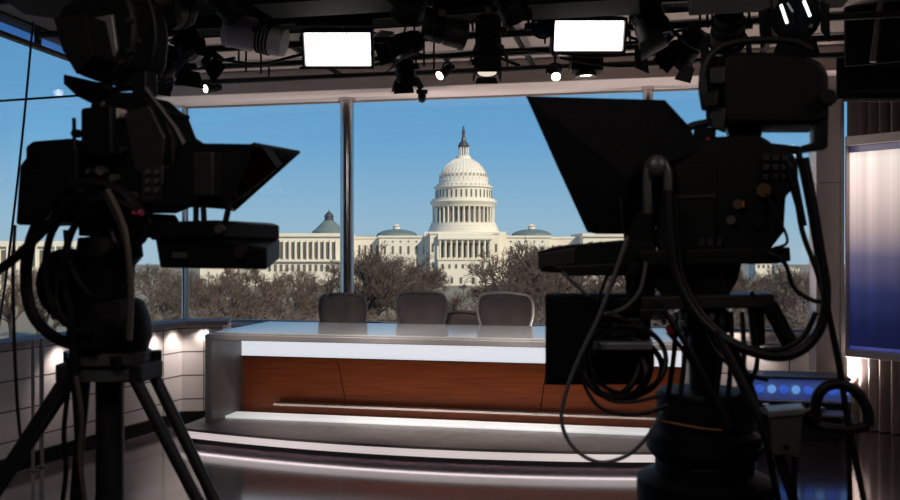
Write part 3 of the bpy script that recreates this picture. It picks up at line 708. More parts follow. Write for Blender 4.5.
# side blocks with saucer domes
b = MB(); capbox(b, 378, 430, 237, ybase, 8, 50); capbox(b, 377, 430, 235.3, 237.4, 7.3, 50); b.build('old_wing', stoneW, cap, smooth=False)
b = MB(); capbox(b, 498, 552, 237, ybase, 8, 50); capbox(b, 498, 553, 235.3, 237.4, 7.3, 50); b.build('old_wing', stoneW, cap, smooth=False)
for x in (396.5, 532):
    o_ = V((cx(x)*1.05, DC+27, 0)); 
    d = MB().lathe([(12., cz(236)), (11.6, cz(233)), (9., cz(230.4)), (5.5, cz(228.8)), (2.2, cz(228.2)), (2.2, cz(228.))], o_, n=28).build('saucer_dome', verd, cap)
    MB().lathe([(2.1, cz(228.6)), (2.1, cz(225)), (2.6, cz(224.8)), (1.2, cz(223.6)), (.2, cz(222.5))], o_, n=12).build('dome_lantern', stoneW, d)
winrow([384, 392, 400, 408, 416, 424], 246, 254, 2.0, 8); winrow([504, 512, 520, 528, 536, 544], 246, 254, 2.0, 8)
winrow([384, 392, 400, 408, 416, 424], 240.5, 242, 1.4, 8); winrow([504, 512, 520, 528, 536, 544], 240.5, 242, 1.4, 8)
b = MB(); capbox(b, 345, 380, 238, ybase, 14, 44); capbox(b, 345, 380, 236.3, 238.4, 13.5, 44); b.build('corridor', stoneW, cap, smooth=False)
b = MB(); capbox(b, 550, 590, 238, ybase, 14, 44); capbox(b, 550, 590, 236.3, 238.4, 13.5, 44); b.build('corridor', stoneW, cap, smooth=False)
winrow([357, 363, 369, 375], 245, 256, 2.0, 14); winrow([556, 563, 570, 577], 245, 256, 2.0, 14)
for x0, x1, nw in ((200, 346, 24), (583, 674, 0)):
    b = MB(); capbox(b, x0, x1, 236, ybase, 0, 46); capbox(b, x0-.8, x1+.8, 233.2, 236.6, -1.2, 46); capbox(b, x0-.5, x1+.5, 259.6, 261.6, -1.8, 4); b.build('wing', stoneW, cap, smooth=False)
    step = 5.8
    n = int((x1-x0-10)/step) if nw else 9
    for i in range(n):
        x = x0+6+i*step if nw else x0+7+i*9.5
        if nw and x < 268: continue
        b = MB(); capbox(b, x-1.35, x+1.35, 242, 258.5, -.5, .3); b.build('window', winD, cap, smooth=False)
        b = MB(); capbox(b, x-1.25, x+1.25, 264.5, 271, -.5, .3); b.build('window', winD, cap, smooth=False)
        MB().cyl(V((cx(x+step/2), DC-1.2, cz(259.6))), V((cx(x+step/2), DC-1.2, cz(240.5))), .75, .66, n=8).build('wing_column', stoneW, cap)
# library with green dome beyond
D2 = 760.; K2 = D2/F0
def p2(x, y, d=D2): return V(((x-450)*d/F0, d, H+(250-y)*d/F0))
lib = thing('library_building', V((p2(328, 240).x, D2, ZB)), 'dark green copper dome with a lantern just left of the steel column', 'building')
o_ = V((p2(329, 0).x, D2, 0)); q = lambda y: H+(250-y)*K2
MB().box(V((o_.x, D2, (ZB+q(236))/2)), (75, 60, q(236)-ZB)).build('wall', stoneD, lib, smooth=False)
MB().lathe([(17*K2, q(236)), (16.6*K2, q(231.5)), (14*K2, q(229.5)), (10.5*K2, q(226)), (7*K2, q(222.5)), (5.4*K2, q(221.2)), (5.0*K2, q(220.6))], o_, n=28).build('dome', verd, lib)
MB().lathe([(4.6*K2, q(221.2)), (4.4*K2, q(217)), (4.9*K2, q(216.6)), (3.9*K2, q(214.5)), (2.2*K2, q(212.6)), (.8*K2, q(211.8)), (.3*K2, q(209.6))], o_, n=16).build('dome_lantern', bronze, lib)
# pale classical building at far left
D3 = 330.; K3 = D3/F0
ob = thing('columned_building', V((p2(10, 260, D3).x, D3, ZB)), 'pale columned stone building beyond the left glazing', 'building')
def b3(x0, x1, y0, y1, d0, d1):
    return MB().loft([[V(((x0-450)*K3, D3+d0, H+(250-y1)*K3)), V(((x1-450)*K3, D3+d0, H+(250-y1)*K3)), V(((x1-450)*K3, D3+d1, H+(250-y1)*K3)), V(((x0-450)*K3, D3+d1, H+(250-y1)*K3))], [V(((x0-450)*K3, D3+d0, H+(250-y0)*K3)), V(((x1-450)*K3, D3+d0, H+(250-y0)*K3)), V(((x1-450)*K3, D3+d1, H+(250-y0)*K3)), V(((x0-450)*K3, D3+d1, H+(250-y0)*K3))]])
b3(-60, 78, 246, 250+(H-ZB)/K3, 0, 25).build('wall', stoneW, ob, smooth=False)
b3(-62, 80, 241, 246.5, -1.2, 25).build('cornice', stoneW, ob, smooth=False)
for i in range(14):
    x = -54+i*9.6
    b3(x-2, x+2, 250, 266, -.3, .1).build('window', winD, ob, smooth=False); b3(x-1.8, x+1.8, 273, 282, -.3, .1).build('window', winD, ob, smooth=False)
    MB().cyl(V(((x+4.8-450)*K3, D3-.9, H+(250-270)*K3)), V(((x+4.8-450)*K3, D3-.9, H+(250-246)*K3)), .5, .44, n=8).build('column', stoneW, ob)
# far pale blocks beyond the trees on the right
for x0, x1, y0, D4, lab in ((752, 768, 262, 620., 'sunlit pale building far off between the bare trees, seen under the right camera'), (772, 796, 268, 700., 'low far building beyond the trees near the window pier')):
    k = D4/F0; t = thing('far_building', V(((x0+x1-900)/2*k, D4, ZB)), lab, 'building')
    z1 = H+(250-y0)*k
    MB().box(V(((x0+x1-900)/2*k, D4, (ZB+z1)/2)), ((x1-x0)*k, 14, z1-ZB)).build('wall', stoneW, t, smooth=False)
    MB().box(V(((x0+x1-900)/2*k, D4, z1+.4)), ((x1-x0)*k+1, 15, .8)).build('roof_edge', stoneD, t, smooth=False)
    for j in range(3):
        MB().box(V((((x0+x1-900)/2-(x1-x0)*.3+j*(x1-x0)*.3)*k, D4-7.02, z1-3)), (1.6, .2, 2.2)).build('window', winD, t, smooth=False)

# ------------------------------------------------------------------ bare trees (six grown once, then copied)
def grow(seed, h, spread, dens):
    R = random.Random(seed); wood, tw = MB(), MB()
    def stick(mb, p0, p1, r0, r1, n=3):
        d = (p1-p0)
        if d.length < 1e-4: return
        a, c = perp(d.normalized())
        mb.loft([[p0+(a*math.cos(t)+c*math.sin(t))*r0 for t in ang(n)], [p1+(a*math.cos(t)+c*math.sin(t))*r1 for t in ang(n)]], False)
    def br(p, d, L, r, lev):
        mid = p+d*L*.5+V((R.uniform(-1, 1), R.uniform(-1, 1), R.uniform(-.4, .6)))*L*.07
        end = mid+(d+V((R.uniform(-1, 1), R.uniform(-1, 1), R.uniform(-.1, .5)))*.22).normalized()*L*.5
        mb = wood if lev < 3 else tw; n = 7 if lev == 0 else (5 if lev < 3 else 3)
        stick(mb, p, mid, r, r*.82, n); stick(mb, mid, end, r*.82, r*.62, n)
        if lev >= 5: return
        k = (5, 5, 4, 5, 5)[lev] if dens else (5, 5, 4, 4, 5)[lev]
        for i in range(k):
            t = R.uniform(.35, 1.) if lev else R.uniform(.5, 1.)
            q = p.lerp(mid, t*2) if t < .5 else mid.lerp(end, t*2-1)
            ax, ay = perp(d); ph = 2*PI*(i/k)+R.uniform(-.6, .6); tilt = R.uniform(.45, .95)*spread
            nd = (d*math.cos(tilt)+(ax*math.cos(ph)+ay*math.sin(ph))*math.sin(tilt)+V((0, 0, .18))).normalized()
            br(q, nd, L*R.uniform(.58, .80)*(.85 if lev else .75), max(r*R.uniform(.45, .6), .024), lev+1)
    br(V((0, 0, 0)), V((R.uniform(-.05, .05), R.uniform(-.05, .05), 1)).normalized(), h*.42, h*.020, 0)
    zm = max(p.z for p in tw.v); s = h/zm
    for m in (wood, tw): m.v = [p*s for p in m.v]
    return wood, tw
PROTO = []
for i in range(6):
    wd, tw = grow(20+i, 16., (.95, 1.15, .8, 1.05, 1.2, .9)[i], i % 2 == 0)
    a = wd.build('bare_tree', barkm, smooth=False); c = tw.build('twigs', (twigm, twigm, twigm, twigp, twigm, twigm)[i], a, smooth=False)
    PROTO.append((a, c)); a.location = (0, 0, ZB)
used = set(); RT = random.Random(3)
TOP = [(-30, 254), (60, 254), (150, 260), (270, 262), (330, 258), (358, 246), (372, 242), (395, 248), (425, 248), (434, 276), (470, 287), (494, 274), (508, 246), (525, 236), (548, 240), (570, 246), (620, 250), (735, 255), (760, 258), (850, 255), (930, 253)]
def top(x):
    for (x0, a), (x1, c) in zip(TOP, TOP[1:]):
        if x0 <= x <= x1: return a+(c-a)*(x-x0)/(x1-x0)
    return 262
def plant(x, D, ytop, label, grp, pi=None, minh=5.):
    pi = RT.randrange(6) if pi is None else pi
    a, c = PROTO[pi]
    if pi in used: o = a.copy(); C.objects.link(o); k = c.copy(); k.parent = o; C.objects.link(k)
    else: o = a; used.add(pi)
    h = max(minh, H+(250-ytop)/F0*D-ZB)
    s = h/16.; w = s*RT.uniform(.85, 1.15)
    o.location = ((x-450)/F0*D, D, ZB); o.scale = (w, w, s); o.rotation_euler.z = RT.uniform(0, 6.28)
    return tag(o, label, 'tree', grp)
plant(526, 150, 235, 'tallest spreading bare tree, right of the dome and left of the right camera', None, 1)
plant(371, 165, 241, 'tall pointed bare tree just right of the steel column', None, 2)
plant(418, 180, 250, 'tall bare tree left of the central front of the domed building', None, 0)
plant(548, 170, 247, 'bare tree between the tallest one and the right camera', None, 4)
for j in range(92):
    x = -40+j*(905/91)+RT.uniform(-9, 9)
    D = (RT.uniform(120, 170), RT.uniform(185, 260), RT.uniform(280, 400))[j % 3]
    yt = top(min(max(x, -30), 930))+RT.uniform(1, 12)+(5 if j % 3 == 0 else 0)
    if x < 345: lab, g = 'bare brown tree in the thicket left of the steel column', 'bare trees left of the steel column'
    elif x < 500: lab, g = 'bare brown tree in the thicket in front of the domed building', 'bare trees before the domed building'
    elif x < 680: lab, g = 'bare brown tree in the thicket right of the domed building', 'bare trees right of the domed building'
    else: lab, g = 'bare brown tree seen between the right camera and the window pier', 'bare trees at the right of the window'
    plant(x, D, yt, lab, g)
# low pale scrub nearest the building
for j in range(22):
    x = 190+j*30+RT.uniform(-10, 10); D = RT.uniform(105, 125)
    o = plant(x, D, RT.uniform(299, 308), 'low pale bare bush below the trees, along the foot of the window', 'low bushes along the foot of the window', 3)
    o.name = 'bare_bush'; o['category'] = 'bush'; o.scale.x *= 1.5; o.scale.y *= 1.5

# ------------------------------------------------------------------ studio cameras: side outlines traced on a plane, then given their real width
class Rig:
    def __init__(s, x0, y0, D, fwd):
        s.p = W(x0, y0, D); s.F = V((*fwd, 0)).normalized(); s.A = V((-s.F.y, s.F.x, 0))
        if s.A.y < 0: s.A = -s.A
    def P(s, x, y, off=0):
        d = V(((x-450)/F0, 1, (250-y)/F0)); o = V((0, 0, H))
        return o+d*(((s.p-o).dot(s.A)+off)/d.dot(s.A))
    def slab(s, poly, off, T, mb=None):
        mb = mb or MB(); return mb.prism([s.P(x, y, off) for x, y in poly], s.A*T)
    def rect(s, x0, y0, x1, y1, off, T, mb=None): return s.slab([(x0, y0), (x1, y0), (x1, y1), (x0, y1)], off, T, mb)
    def tube(s, pts, r, off=0, n=8, sm=6, mb=None, closed=False):
        mb = mb or MB(); return mb.tube([s.P(p[0], p[1], off+(p[2] if len(p) > 2 else 0)) for p in pts], r, n=n, sm=sm, closed=closed)
    def knob(s, x, y, r, off, T, mb=None):
        mb = mb or MB(); c = s.P(x, y, off); return mb.cyl(c, c+s.A*T, r, n=18)
    def barrel(s, x0, y0, x1, y1, r0, r1, off, mb=None):
        mb = mb or MB(); return mb.cyl(s.P(x0, y0, off), s.P(x1, y1, off), r0, r1, n=24)

# ---- left camera
L = Rig(130, 200, 2.5, (.93, -.36)); px = 2.5/F0
cam = thing('studio_camera', L.P(110, 300, .12), 'black studio camera on the left tripod, pointing right', 'camera')
L.slab([(90, 102), (144, 95), (164, 112), (174, 138), (174, 203), (152, 212), (96, 212), (84, 190), (84, 150)], .0, .11).build('body', black, cam, bevel=.008)
sp = L.slab([(124, 113), (149, 105), (165, 138), (160, 178), (134, 171)], -.012, .02).build('side_panel', dgrey, cam, bevel=.004)
L.slab([(80, 108), (111, 104), (112, 155), (98, 160), (80, 150)], -.05, .10).build('control_box', black, cam, bevel=.008)
L.rect(141, 165, 163, 203, -.03, .05).build('connector_box', dgrey, cam, bevel=.004)
for y in (172, 181, 190):
    L.knob(147, y, .008, -.036, .01).build('connector', mgrey, cam); L.knob(156, y, .008, -.036, .01).build('connector', mgrey, cam)
L.slab([(25, 146), (32, 141), (70, 138), (77, 146), (77, 222), (15, 225), (19, 165), (25, 158)], -.02, .17).build('rear_adapter', black, cam, bevel=.008)
L.slab([(26, 170), (70, 168), (70, 215), (22, 217)], -.026, .01).build('adapter_panel', hoodm, cam, bevel=.004)
L.tube([(74, 118), (74.5, 150)], .006, -.02, sm=0).build('antenna', blackm, cam)
L.knob(74, 133, .012, -.03, .02).build('antenna_nut', blackm, cam)
# carrying handle and accessory rails on the body
L.tube([(100, 103), (104, 92), (140, 88), (150, 97)], .009, .08).build('handle', rubber, cam)
L.tube([(146, 88), (176, 128), (187, 150)], .006, -.012, sm=0).build('rail', mgrey, cam)
L.tube([(150, 100), (168, 112), (188, 118)], .008, .02).build('rail', blackm, cam)
L.barrel(150, 130, 196, 170, .055, .075, .10).build('lens_barrel', blackm, cam)
for (x, y, r) in ((100, 170, .016), (112, 178, .012), (105, 192, .014), (120, 150, .010), (96, 200, .010), (130, 196, .012), (88, 172, .009)):
    L.knob(x, y, r, -.02, .03).build('knob', (dgrey, mgrey, black)[int(x) % 3], cam)
L.slab([(84, 176), (92, 168), (98, 174), (88, 184)], -.03, .02).build('latch', chrome, cam, bevel=.002)
for x, y in ((140, 98), (152, 100)):
    pass
# viewfinder on its yoke
vf = L.slab([(54, 20), (62, 5), (84, -6), (124, -8), (132, 6), (135, 30), (132, 58), (126, 70), (112, 78), (98, 82), (76, 74), (62, 50)], .0, .15).build('viewfinder', black, cam, bevel=.012)
L.slab([(85, 19), (112, 14), (117, 50), (112, 60), (93, 52)], -.008, .012).build('screen', greyscreen, vf, bevel=.004)
L.slab([(53, 18), (84, 14), (93, 56), (76, 74), (62, 50)], -.09, .09).build('sun_hood', matte, vf, bevel=.003)
L.tube([(146, -6), (154, 18), (155, 45), (148, 70), (138, 82)], .007, .08).build('grip_ring', rubber, vf)
for x, y in ((120, 62), (128, 50), (136, 40), (128, 20)): L.knob(x, y, .008, -.012, .014).build('dial', dgrey, vf)
L.slab([(63, 74), (98, 82), (98, 92), (140, 92), (136, 104), (92, 104), (76, 96), (63, 84)], .03, .05).build('yoke', blackm, cam, bevel=.004)
L.slab([(130, 74), (146, 70), (146, 94), (132, 98)], .03, .05).build('yoke', blackm, cam, bevel=.004)
L.knob(103, 86, .010, .0, .03).build('yoke_bolt', chrome, cam); L.knob(103, 104, .008, .0, .03).build('yoke_bolt', lgrey, cam)
L.knob(116, 113, .014, -.03, .03).build('dial', pierm, cam)
L.slab([(78, 213), (146, 213), (151, 222), (222, 222), (222, 234), (150, 238), (78, 236)], .02, .13).build('base_plate', blackm, cam, bevel=.004)
# ---- left prompter
tp = thing('teleprompter', L.P(215, 240, .15), 'black teleprompter with an open pointed hood, on the left camera', 'teleprompter')
n_, f_ = -.03, .30
NP = [(184, 143), (255, 144), (227, 207), (150, 208)]; FP = [(205, 152), (300, 152), (235, 210), (180, 206)]
ne = [L.P(x, y, n_) for x, y in NP]; fa = [L.P(x, y, f_) for x, y in FP]
b = MB(); th = V((0, 0, .004))
b.loft([[ne[0], ne[1], fa[1], fa[0]], [p-th for p in (ne[0], ne[1], fa[1], fa[0])]])          # top
b.loft([ne, [p+L.A*.004 for p in ne]]); b.loft([[p-L.A*.004 for p in fa], fa])                    # cheeks
b.loft([[ne[0], ne[3], fa[3], fa[0]], [p+L.F*.004 for p in (ne[0], ne[3], fa[3], fa[0])]])
b.loft([[ne[3], ne[2], fa[2], fa[3]], [p+th for p in (ne[3], ne[2], fa[2], fa[3])]])
b.build('hood', hoodm, tp, smooth=False)
gq = [p-L.F*.004 for p in (ne[1], fa[1], fa[2], ne[2])]
MB().loft([gq, [p-L.F*.004 for p in gq]]).build('beam_splitter_glass', promptG, tp, smooth=False)
b = MB()
for i in range(4): b.tube([gq[i], gq[(i+1) % 4]], .005, n=6, sm=0)
b.build('glass_frame', blackm, tp)
L.rect(193, 152, 213, 196, -.07, .06).build('bracket_box', dgrey, tp, bevel=.004)
for pts in (((196, 196), (196, 222)), ((203, 196), (204, 222)), ((229, 206), (224, 228))):
    L.tube(pts, .008, -.03, sm=0).build('strut', blackm, tp)
ne2 = [L.P(x, y, -.03) for x, y in ((155, 238), (224, 240), (267, 248), (267, 270), (160, 268))]; fa2 = [L.P(x, y, .28) for x, y in ((178, 226), (228, 226), (280, 239), (280, 259), (182, 258))]
mo = MB().loft([ne2, fa2]).build('script_monitor', black, tp, bevel=.006)
L.rect(172, 252, 186, 258, -.036, .01).build('monitor_port', mgrey, mo); L.knob(239, 252, .016, -.05, .03).build('monitor_knob', dgrey, mo)
L.slab([(152, 222), (214, 220), (222, 223), (222, 238), (150, 240)], -.04, .28).build('slide_plate', blackm, tp, bevel=.004)
L.knob(218, 229, .012, -.055, .02).build('slide_knob', mgrey, tp)
# ---- left tripod
TC = W(110, 365, 2.55); tx, ty = TC.x, TC.y
def tz(y): return H+(250-y)/F0*2.55
def tr_(r): return r*2.55/F0
tri = thing('tripod', V((tx, ty, 0)), 'heavy black tripod with twin-tube legs under the left camera', 'tripod')
o_ = V((tx, ty, 0))
hd = MB().lathe([(tr_(14), tz(236)), (tr_(30), tz(238)), (tr_(32), tz(256)), (tr_(24), tz(266)), (tr_(22), tz(296)), (tr_(33), tz(302)), (tr_(39), tz(318)), (tr_(41), tz(336)), (tr_(37), tz(348)), (tr_(30), tz(350))], o_+V((-.0, 0, 0)), n=28).build('pan_head', black, tri)
L.knob(62, 284, tr_(36), -.02, .10).build('tilt_drum', black, hd, bevel=.006); L.knob(54, 315, .014, -.04, .03).build('drag_knob', mgrey, hd)
L.rect(97, 300, 121, 320, -.14, .03).build('level_plate', dgrey, hd, bevel=.003)
L.tube([(128, 244), (100, 262), (80, 300)], .012, -.05).build('pan_handle', blackm, hd)
MB().lathe([(tr_(36), tz(349.5)), (tr_(40), tz(351)), (tr_(40), tz(361)), (tr_(33), tz(362.5)), (tr_(33), tz(365)), (tr_(41), tz(366)), (tr_(41), tz(376)), (tr_(22), tz(378))], o_, n=32).build('leveling_plate', mgrey, tri)
for t in (.3, 1.7, 3.0, 4.2, 5.2):
    c = o_+V((math.cos(t)*tr_(44), math.sin(t)*tr_(44), tz(357))); MB().cyl(c-V((0, 0, .014)), c+V((0, 0, .014)), .016, n=12).build('clamp_knob', blackm, tri)
MB().cyl(V((tx, ty, tz(376))), V((tx, ty, .25)), tr_(13.5), n=22).build('center_column', dgrey, tri)
for foot, a in ((V((-1.78, 2.45, .0)), V((-.085, -.03, 0))), (V((-.26, 2.42, .0)), V((.085, -.03, 0))), (V((-1.42, 3.35, .0)), V((-.03, .085, 0)))):
    d = V((foot.x-tx, foot.y-ty, 0)).normalized(); q = V((-d.y, d.x, 0))
    h0 = V((tx, ty, tz(372)))+d*.10
    b = MB()
    for s in (-1, 1): b.cyl(h0+q*.05*s, foot+V((0, 0, .03))+q*.022*s, .017, .014, n=12)
    lg = b.build('leg', dgrey, tri)
    MB().box(h0+V((0, 0, .006)), (.06, .13, .05), d, q).build('leg_hinge', dgrey, lg, bevel=.006)
    m_ = h0.lerp(foot, .55); MB().box(m_, (.05, .10, .06), d, q).build('leg_lock', black, lg, bevel=.006)
    MB().cyl(V((tx, ty, .62)), m_, .010, n=8).build('spreader', blackm, lg)
    MB().lathe([(.045, 0), (.045, .02), (.02, .05)], foot, n=14).build('foot', rubber, lg)
# ---- left cables
def cable(rig, pts, r, off, lab, m=rubber, grp=None, n=8, name='camera_cable'):
    b = rig.tube(pts, r, off, n=n); return tag(b.build(name, m, origin=rig.P(pts[-1][0], pts[-1][1], off)), lab, 'cable', grp)
cable(L, [(143, 218), (122, 192), (88, 184), (58, 196), (34, 232), (26, 275), (33, 315), (60, 340), (96, 346)], .016, -.10, 'thickest black cable looping round the rear of the left camera')
cable(L, [(140, 212), (112, 200), (80, 204), (52, 232), (46, 280), (60, 318), (90, 335)], .010, -.12, 'black cable looping inside the thickest one at the left camera')
cable(L, [(106, 196), (122, 232), (128, 268), (116, 292), (100, 298), (84, 288), (70, 262), (66, 230)], .008, -.14, 'black cable coiled down the middle of the left camera rear')
cable(L, [(108, 190), (124, 226), (130, 268), (131, 300), (129, 340)], .008, -.15, 'brownish cable hanging straight from the left camera to its tripod', browncable)
cable(L, [(82, 190), (58, 215), (34, 240), (10, 262), (-20, 282)], .013, -.16, 'black cable running from the left camera out to the left edge')
cable(L, [(112, 232), (116, 243), (128, 246), (142, 240), (148, 226)], .010, -.10, 'short black cable loop hanging under the left prompter plate')
cable(L, [(92, 200), (70, 236), (64, 280), (72, 320), (74, 372), (78, 430), (82, 520)], .010, -.13, 'black cable dropping from the left camera down beside the tripod column')
cable(L, [(76, 376), (82, 420), (80, 460), (88, 520)], .007, -.16, 'brown cable hanging under the left tripod plate, nearest the column', browncable)
cable(L, [(70, 378), (64, 430), (66, 470), (60, 520)], .007, -.12, 'thin black cable hanging under the left tripod plate, left of the brown one')
cable(L, [(76, 250), (60, 268), (56, 300), (66, 322)], .006, -.17, 'thin black cable curled against the left camera tilt drum')
cable(L, [(15, 225), (13, 270), (14, 330), (17, 400), (22, 452)], .005, -.05, 'thin black cable hanging straight down below the rear of the left camera')
cable(L, [(150, 212), (140, 220), (128, 214), (122, 204)], .005, -.09, 'thin pink-tipped cable under the left camera body')
b = L.barrel(134, 212, 142, 213, .009, .009, -.12); tag(b.build('cable_plug', pink, origin=L.P(138, 213, -.12)), 'bright pink cable plug under the left camera body', 'plug')

# ---- right camera
R = Rig(730, 200, 2.4, (-.97, .24))
cam = thing('studio_camera', R.P(715, 262, .1), 'black studio camera on the right pedestal, pointing left', 'camera')
R.slab([(664, 152), (690, 138), (758, 134), (772, 142), (772, 236), (764, 256), (660, 256), (654, 240)], .0, .19).build('body', black, cam, bevel=.008)
R.slab([(676, 165), (716, 163), (716, 252), (672, 252)], -.010, .014).build('side_panel', black, cam, bevel=.004)
R.slab([(664, 196), (716, 194), (716, 197), (664, 199)], -.014, .01).build('trim_strip', dgrey, cam)
R.slab([(752, 148), (790, 150), (798, 160), (799, 184), (786, 196), (784, 232), (770, 250), (752, 250)], .0, .17).build('rear_panel', black, cam, bevel=.008)
for i in range(3):
    for j in range(3): R.rect(763+i*9.5, 155+j*9.5, 769.5+i*9.5, 161+j*9.5, -.008, .012).build('button', dgrey, cam, bevel=.002)
R.knob(764, 190, .018, -.03, .035).build('connector', mat('brass', (.30, .19, .10), .35, metal=.8), cam); R.knob(738, 204, .013, -.02, .025).build('connector', mgrey, cam)
R.knob(731, 220, .012, -.02, .025).build('connector', mgrey, cam); R.knob(758, 222, .014, -.02, .025).build('connector', blackm, cam); R.knob(776, 214, .014, -.02, .025).build('connector', blackm, cam)
for x in (699, 708, 717): R.rect(x, 238, x+5, 246, -.014, .01).build('switch', dgrey, cam)
R.slab([(735, 201), (744, 201), (744, 207), (735, 207)], -.02, .01).build('badge', orange, cam)
R.tube([(684, 140), (690, 127), (720, 122), (752, 126), (758, 136)], .011, .08).build('handle', rubber, cam)
R.slab([(694, 128), (716, 126), (716, 138), (694, 140)], .03, .06).build('top_mount', black, cam, bevel=.004)
R.knob(708, 139, .006, .0, .03).build('tally_light', red, cam)
R.barrel(664, 200, 624, 196, .075, .085, .10).build('lens_barrel', blackm, cam)
# silver grip elbow on the lens side
R.tube([(668, 192), (667, 172), (660, 160), (650, 164), (647, 180), (648, 214)], .013, -.05, n=12).build('zoom_grip', mgrey, cam)
MB().ball(R.P(657, 166, -.055), (.028, .022, .030), 16, 10).build('grip_dome', mgrey, cam)
# viewfinder
vf = R.slab([(722, 58), (736, 51), (800, 52), (820, 61), (829, 72), (829, 118), (818, 124), (722, 124)], -.02, .19).build('viewfinder', black, cam, bevel=.012)
R.slab([(706, 62), (722, 56), (722, 124), (708, 112)], -.01, .16).build('viewfinder_hood', matte, vf, bevel=.006)
R.tube([(705, 108), (702, 88), (705, 66), (718, 49), (745, 41), (790, 41), (812, 50)], .010, -.03).build('grip_ring', rubber, vf)
R.slab([(710, 68), (725, 66), (725, 83), (710, 84)], -.028, .015).build('tilt_bracket', dgrey, vf, bevel=.003)
R.slab([(700, 92), (718, 90), (718, 107), (702, 108)], -.05, .06).build('eye_cup', rubber, vf, bevel=.006)
R.slab([(711, 108), (726, 108), (724, 130), (712, 128)], -.03, .03).build('tilt_bracket', dgrey, vf, bevel=.003)
R.knob(829, 97, .021, -.05, .05).build('tension_knob', rubber, vf, bevel=.004)
R.slab([(812, 108), (829, 106), (828, 148), (800, 152), (800, 146), (814, 142)], -.01, .06).build('yoke', blackm, cam, bevel=.004)
R.slab([(726, 124), (762, 124), (762, 136), (730, 138)], .04, .08).build('yoke', blackm, cam, bevel=.004)
R.slab([(762, 142), (800, 146), (802, 152), (770, 154)], .0, .05).build('yoke', blackm, cam, bevel=.003)
R.slab([(640, 251), (790, 247), (791, 261), (776, 264), (640, 266)], -.03, .24).build('base_plate', blackm, cam, bevel=.004)
R.slab([(655, 259), (660, 259), (660, 262), (655, 262)], -.035, .01).build('plate_bolt', chrome, cam)
# ---- right prompter
tp = thing('teleprompter', R.P(620, 270, .12), 'black teleprompter with a large pointed hood, on the right camera', 'teleprompter')
rim = [(526, 96), (596, 98), (665, 100), (690, 127), (700, 150), (664, 168), (642, 196), (620, 232), (587, 232), (556, 164)]
nr = [R.P(x, y, .0) for x, y in rim]; cc = R.P(628, 178, -.05); k = len(nr)
fr = [R.P(x, y, .0)+R.A*.32 for x, y in ((526, 96), (596, 98), (665, 100), (690, 127), (690, 150), (664, 168), (642, 196), (620, 232), (587, 232), (556, 164))]
b = MB(); b.add(nr+[cc], [(i, (i+1) % k, k) for i in range(k)])
b.add(nr+fr, [(i, (i+1) % k, k+(i+1) % k, k+i) for i in range(k) if i not in (8, 9)])
b.add(fr, [tuple(range(k))])
o = b.build('hood', hoodm, tp, smooth=False); md = o.modifiers.new('board', 'SOLIDIFY'); md.thickness = .004; md.offset = -1
gq = [p+R.F*-.006 for p in (nr[0], fr[0], fr[8], nr[8])]
MB().loft([gq, [p-R.F*.004 for p in gq]]).build('beam_splitter_glass', promptG, tp, smooth=False)
R.slab([(622, 196), (655, 190), (655, 300), (626, 300)], .02, .06).build('mount_post', matte, tp, bevel=.004)
R.slab([(537, 252), (556, 246), (620, 240), (655, 242), (655, 268), (600, 275), (540, 272)], .0, .27).build('script_monitor', black, tp, bevel=.006)
R.slab([(538, 254), (575, 247), (575, 264), (538, 269)], -.006, .01).build('monitor_face', dgrey, tp, bevel=.003)
R.slab([(552, 266), (640, 262), (640, 276), (566, 276)], -.03, .05).build('slide_rail', blackm, tp, bevel=.004)
for pts in (((562, 272), (588, 296)), ((610, 268), (598, 300)), ((632, 240), (605, 300)), ((640, 262), (628, 298))):
    R.tube(pts, .005, -.05, sm=0).build('strut', mgrey if pts[0][0] == 562 else blackm, tp)
R.tube([(624, 234), (619, 180), (624, 150)], .004, -.03).build('side_cable', rubber, tp)
# ---- return monitor
rm_ = thing('return_monitor', R.P(596, 386, .0), 'black boxed monitor hanging under the right prompter', 'monitor')
R.rect(545, 294, 650, 385, .02, .07).build('casing', black, rm_, bevel=.006)
R.rect(551, 300, 600, 379, .012, .02).build('back_cover', hoodm, rm_, bevel=.005)
R.rect(593, 343, 652, 350, -.085, .10).build('silver_bar', lgrey, rm_, bevel=.002)
R.knob(597, 346, .011, -.095, .02).build('bar_knob', mgrey, rm_)
R.rect(600, 298, 640, 312, -.01, .04).build('mount_bracket', blackm, rm_, bevel=.004)
R.rect(610, 318, 648, 340, -.01, .04).build('connector_block', dgrey, rm_, bevel=.004)
for x in (615, 624, 633, 642): R.knob(x, 325, .007, -.02, .02).build('connector', mgrey, rm_)
# ---- pedestal with its head
PC = W(704, 430, 2.5); D_ = 2.5
def pz(y): return H+(250-y)/F0*D_
def pr(r): return r*D_/F0
ped = thing('camera_pedestal', V((PC.x, PC.y, 0)), 'stout black pneumatic pedestal under the right camera', 'pedestal')
o_ = V((PC.x, PC.y, 0))
R.slab([(648, 264), (742, 263), (738, 280), (728, 297), (664, 298), (650, 282)], .02, .16).build('tilt_head', black, ped, bevel=.006)
R.slab([(641, 297), (774, 294), (776, 306), (760, 308), (640, 310)], -.02, .2).build('mount_plate', dgrey, ped, bevel=.004)
R.rect(640, 309, 668, 320, -.03, .10).build('plate_bracket', dgrey, ped, bevel=.003)
for x, y in ((752, 293), (695, 302), (660, 303)): R.knob(x, y, .006, -.03, .012).build('bolt', chrome, ped)
R.slab([(748, 307), (764, 307), (766, 345), (752, 347)], .0, .05).build('pan_bar_bracket', black, ped, bevel=.005)
R.tube([(769, 304), (790, 344)], .022, .0, n=14, sm=0).build('pan_bar_grip', rubber, ped)
MB().lathe([(pr(20), pz(308)), (pr(26), pz(312)), (pr(26), pz(330)), (pr(16), pz(336)), (pr(14), pz(395))], o_, n=24).build('inner_column', blackm, ped)
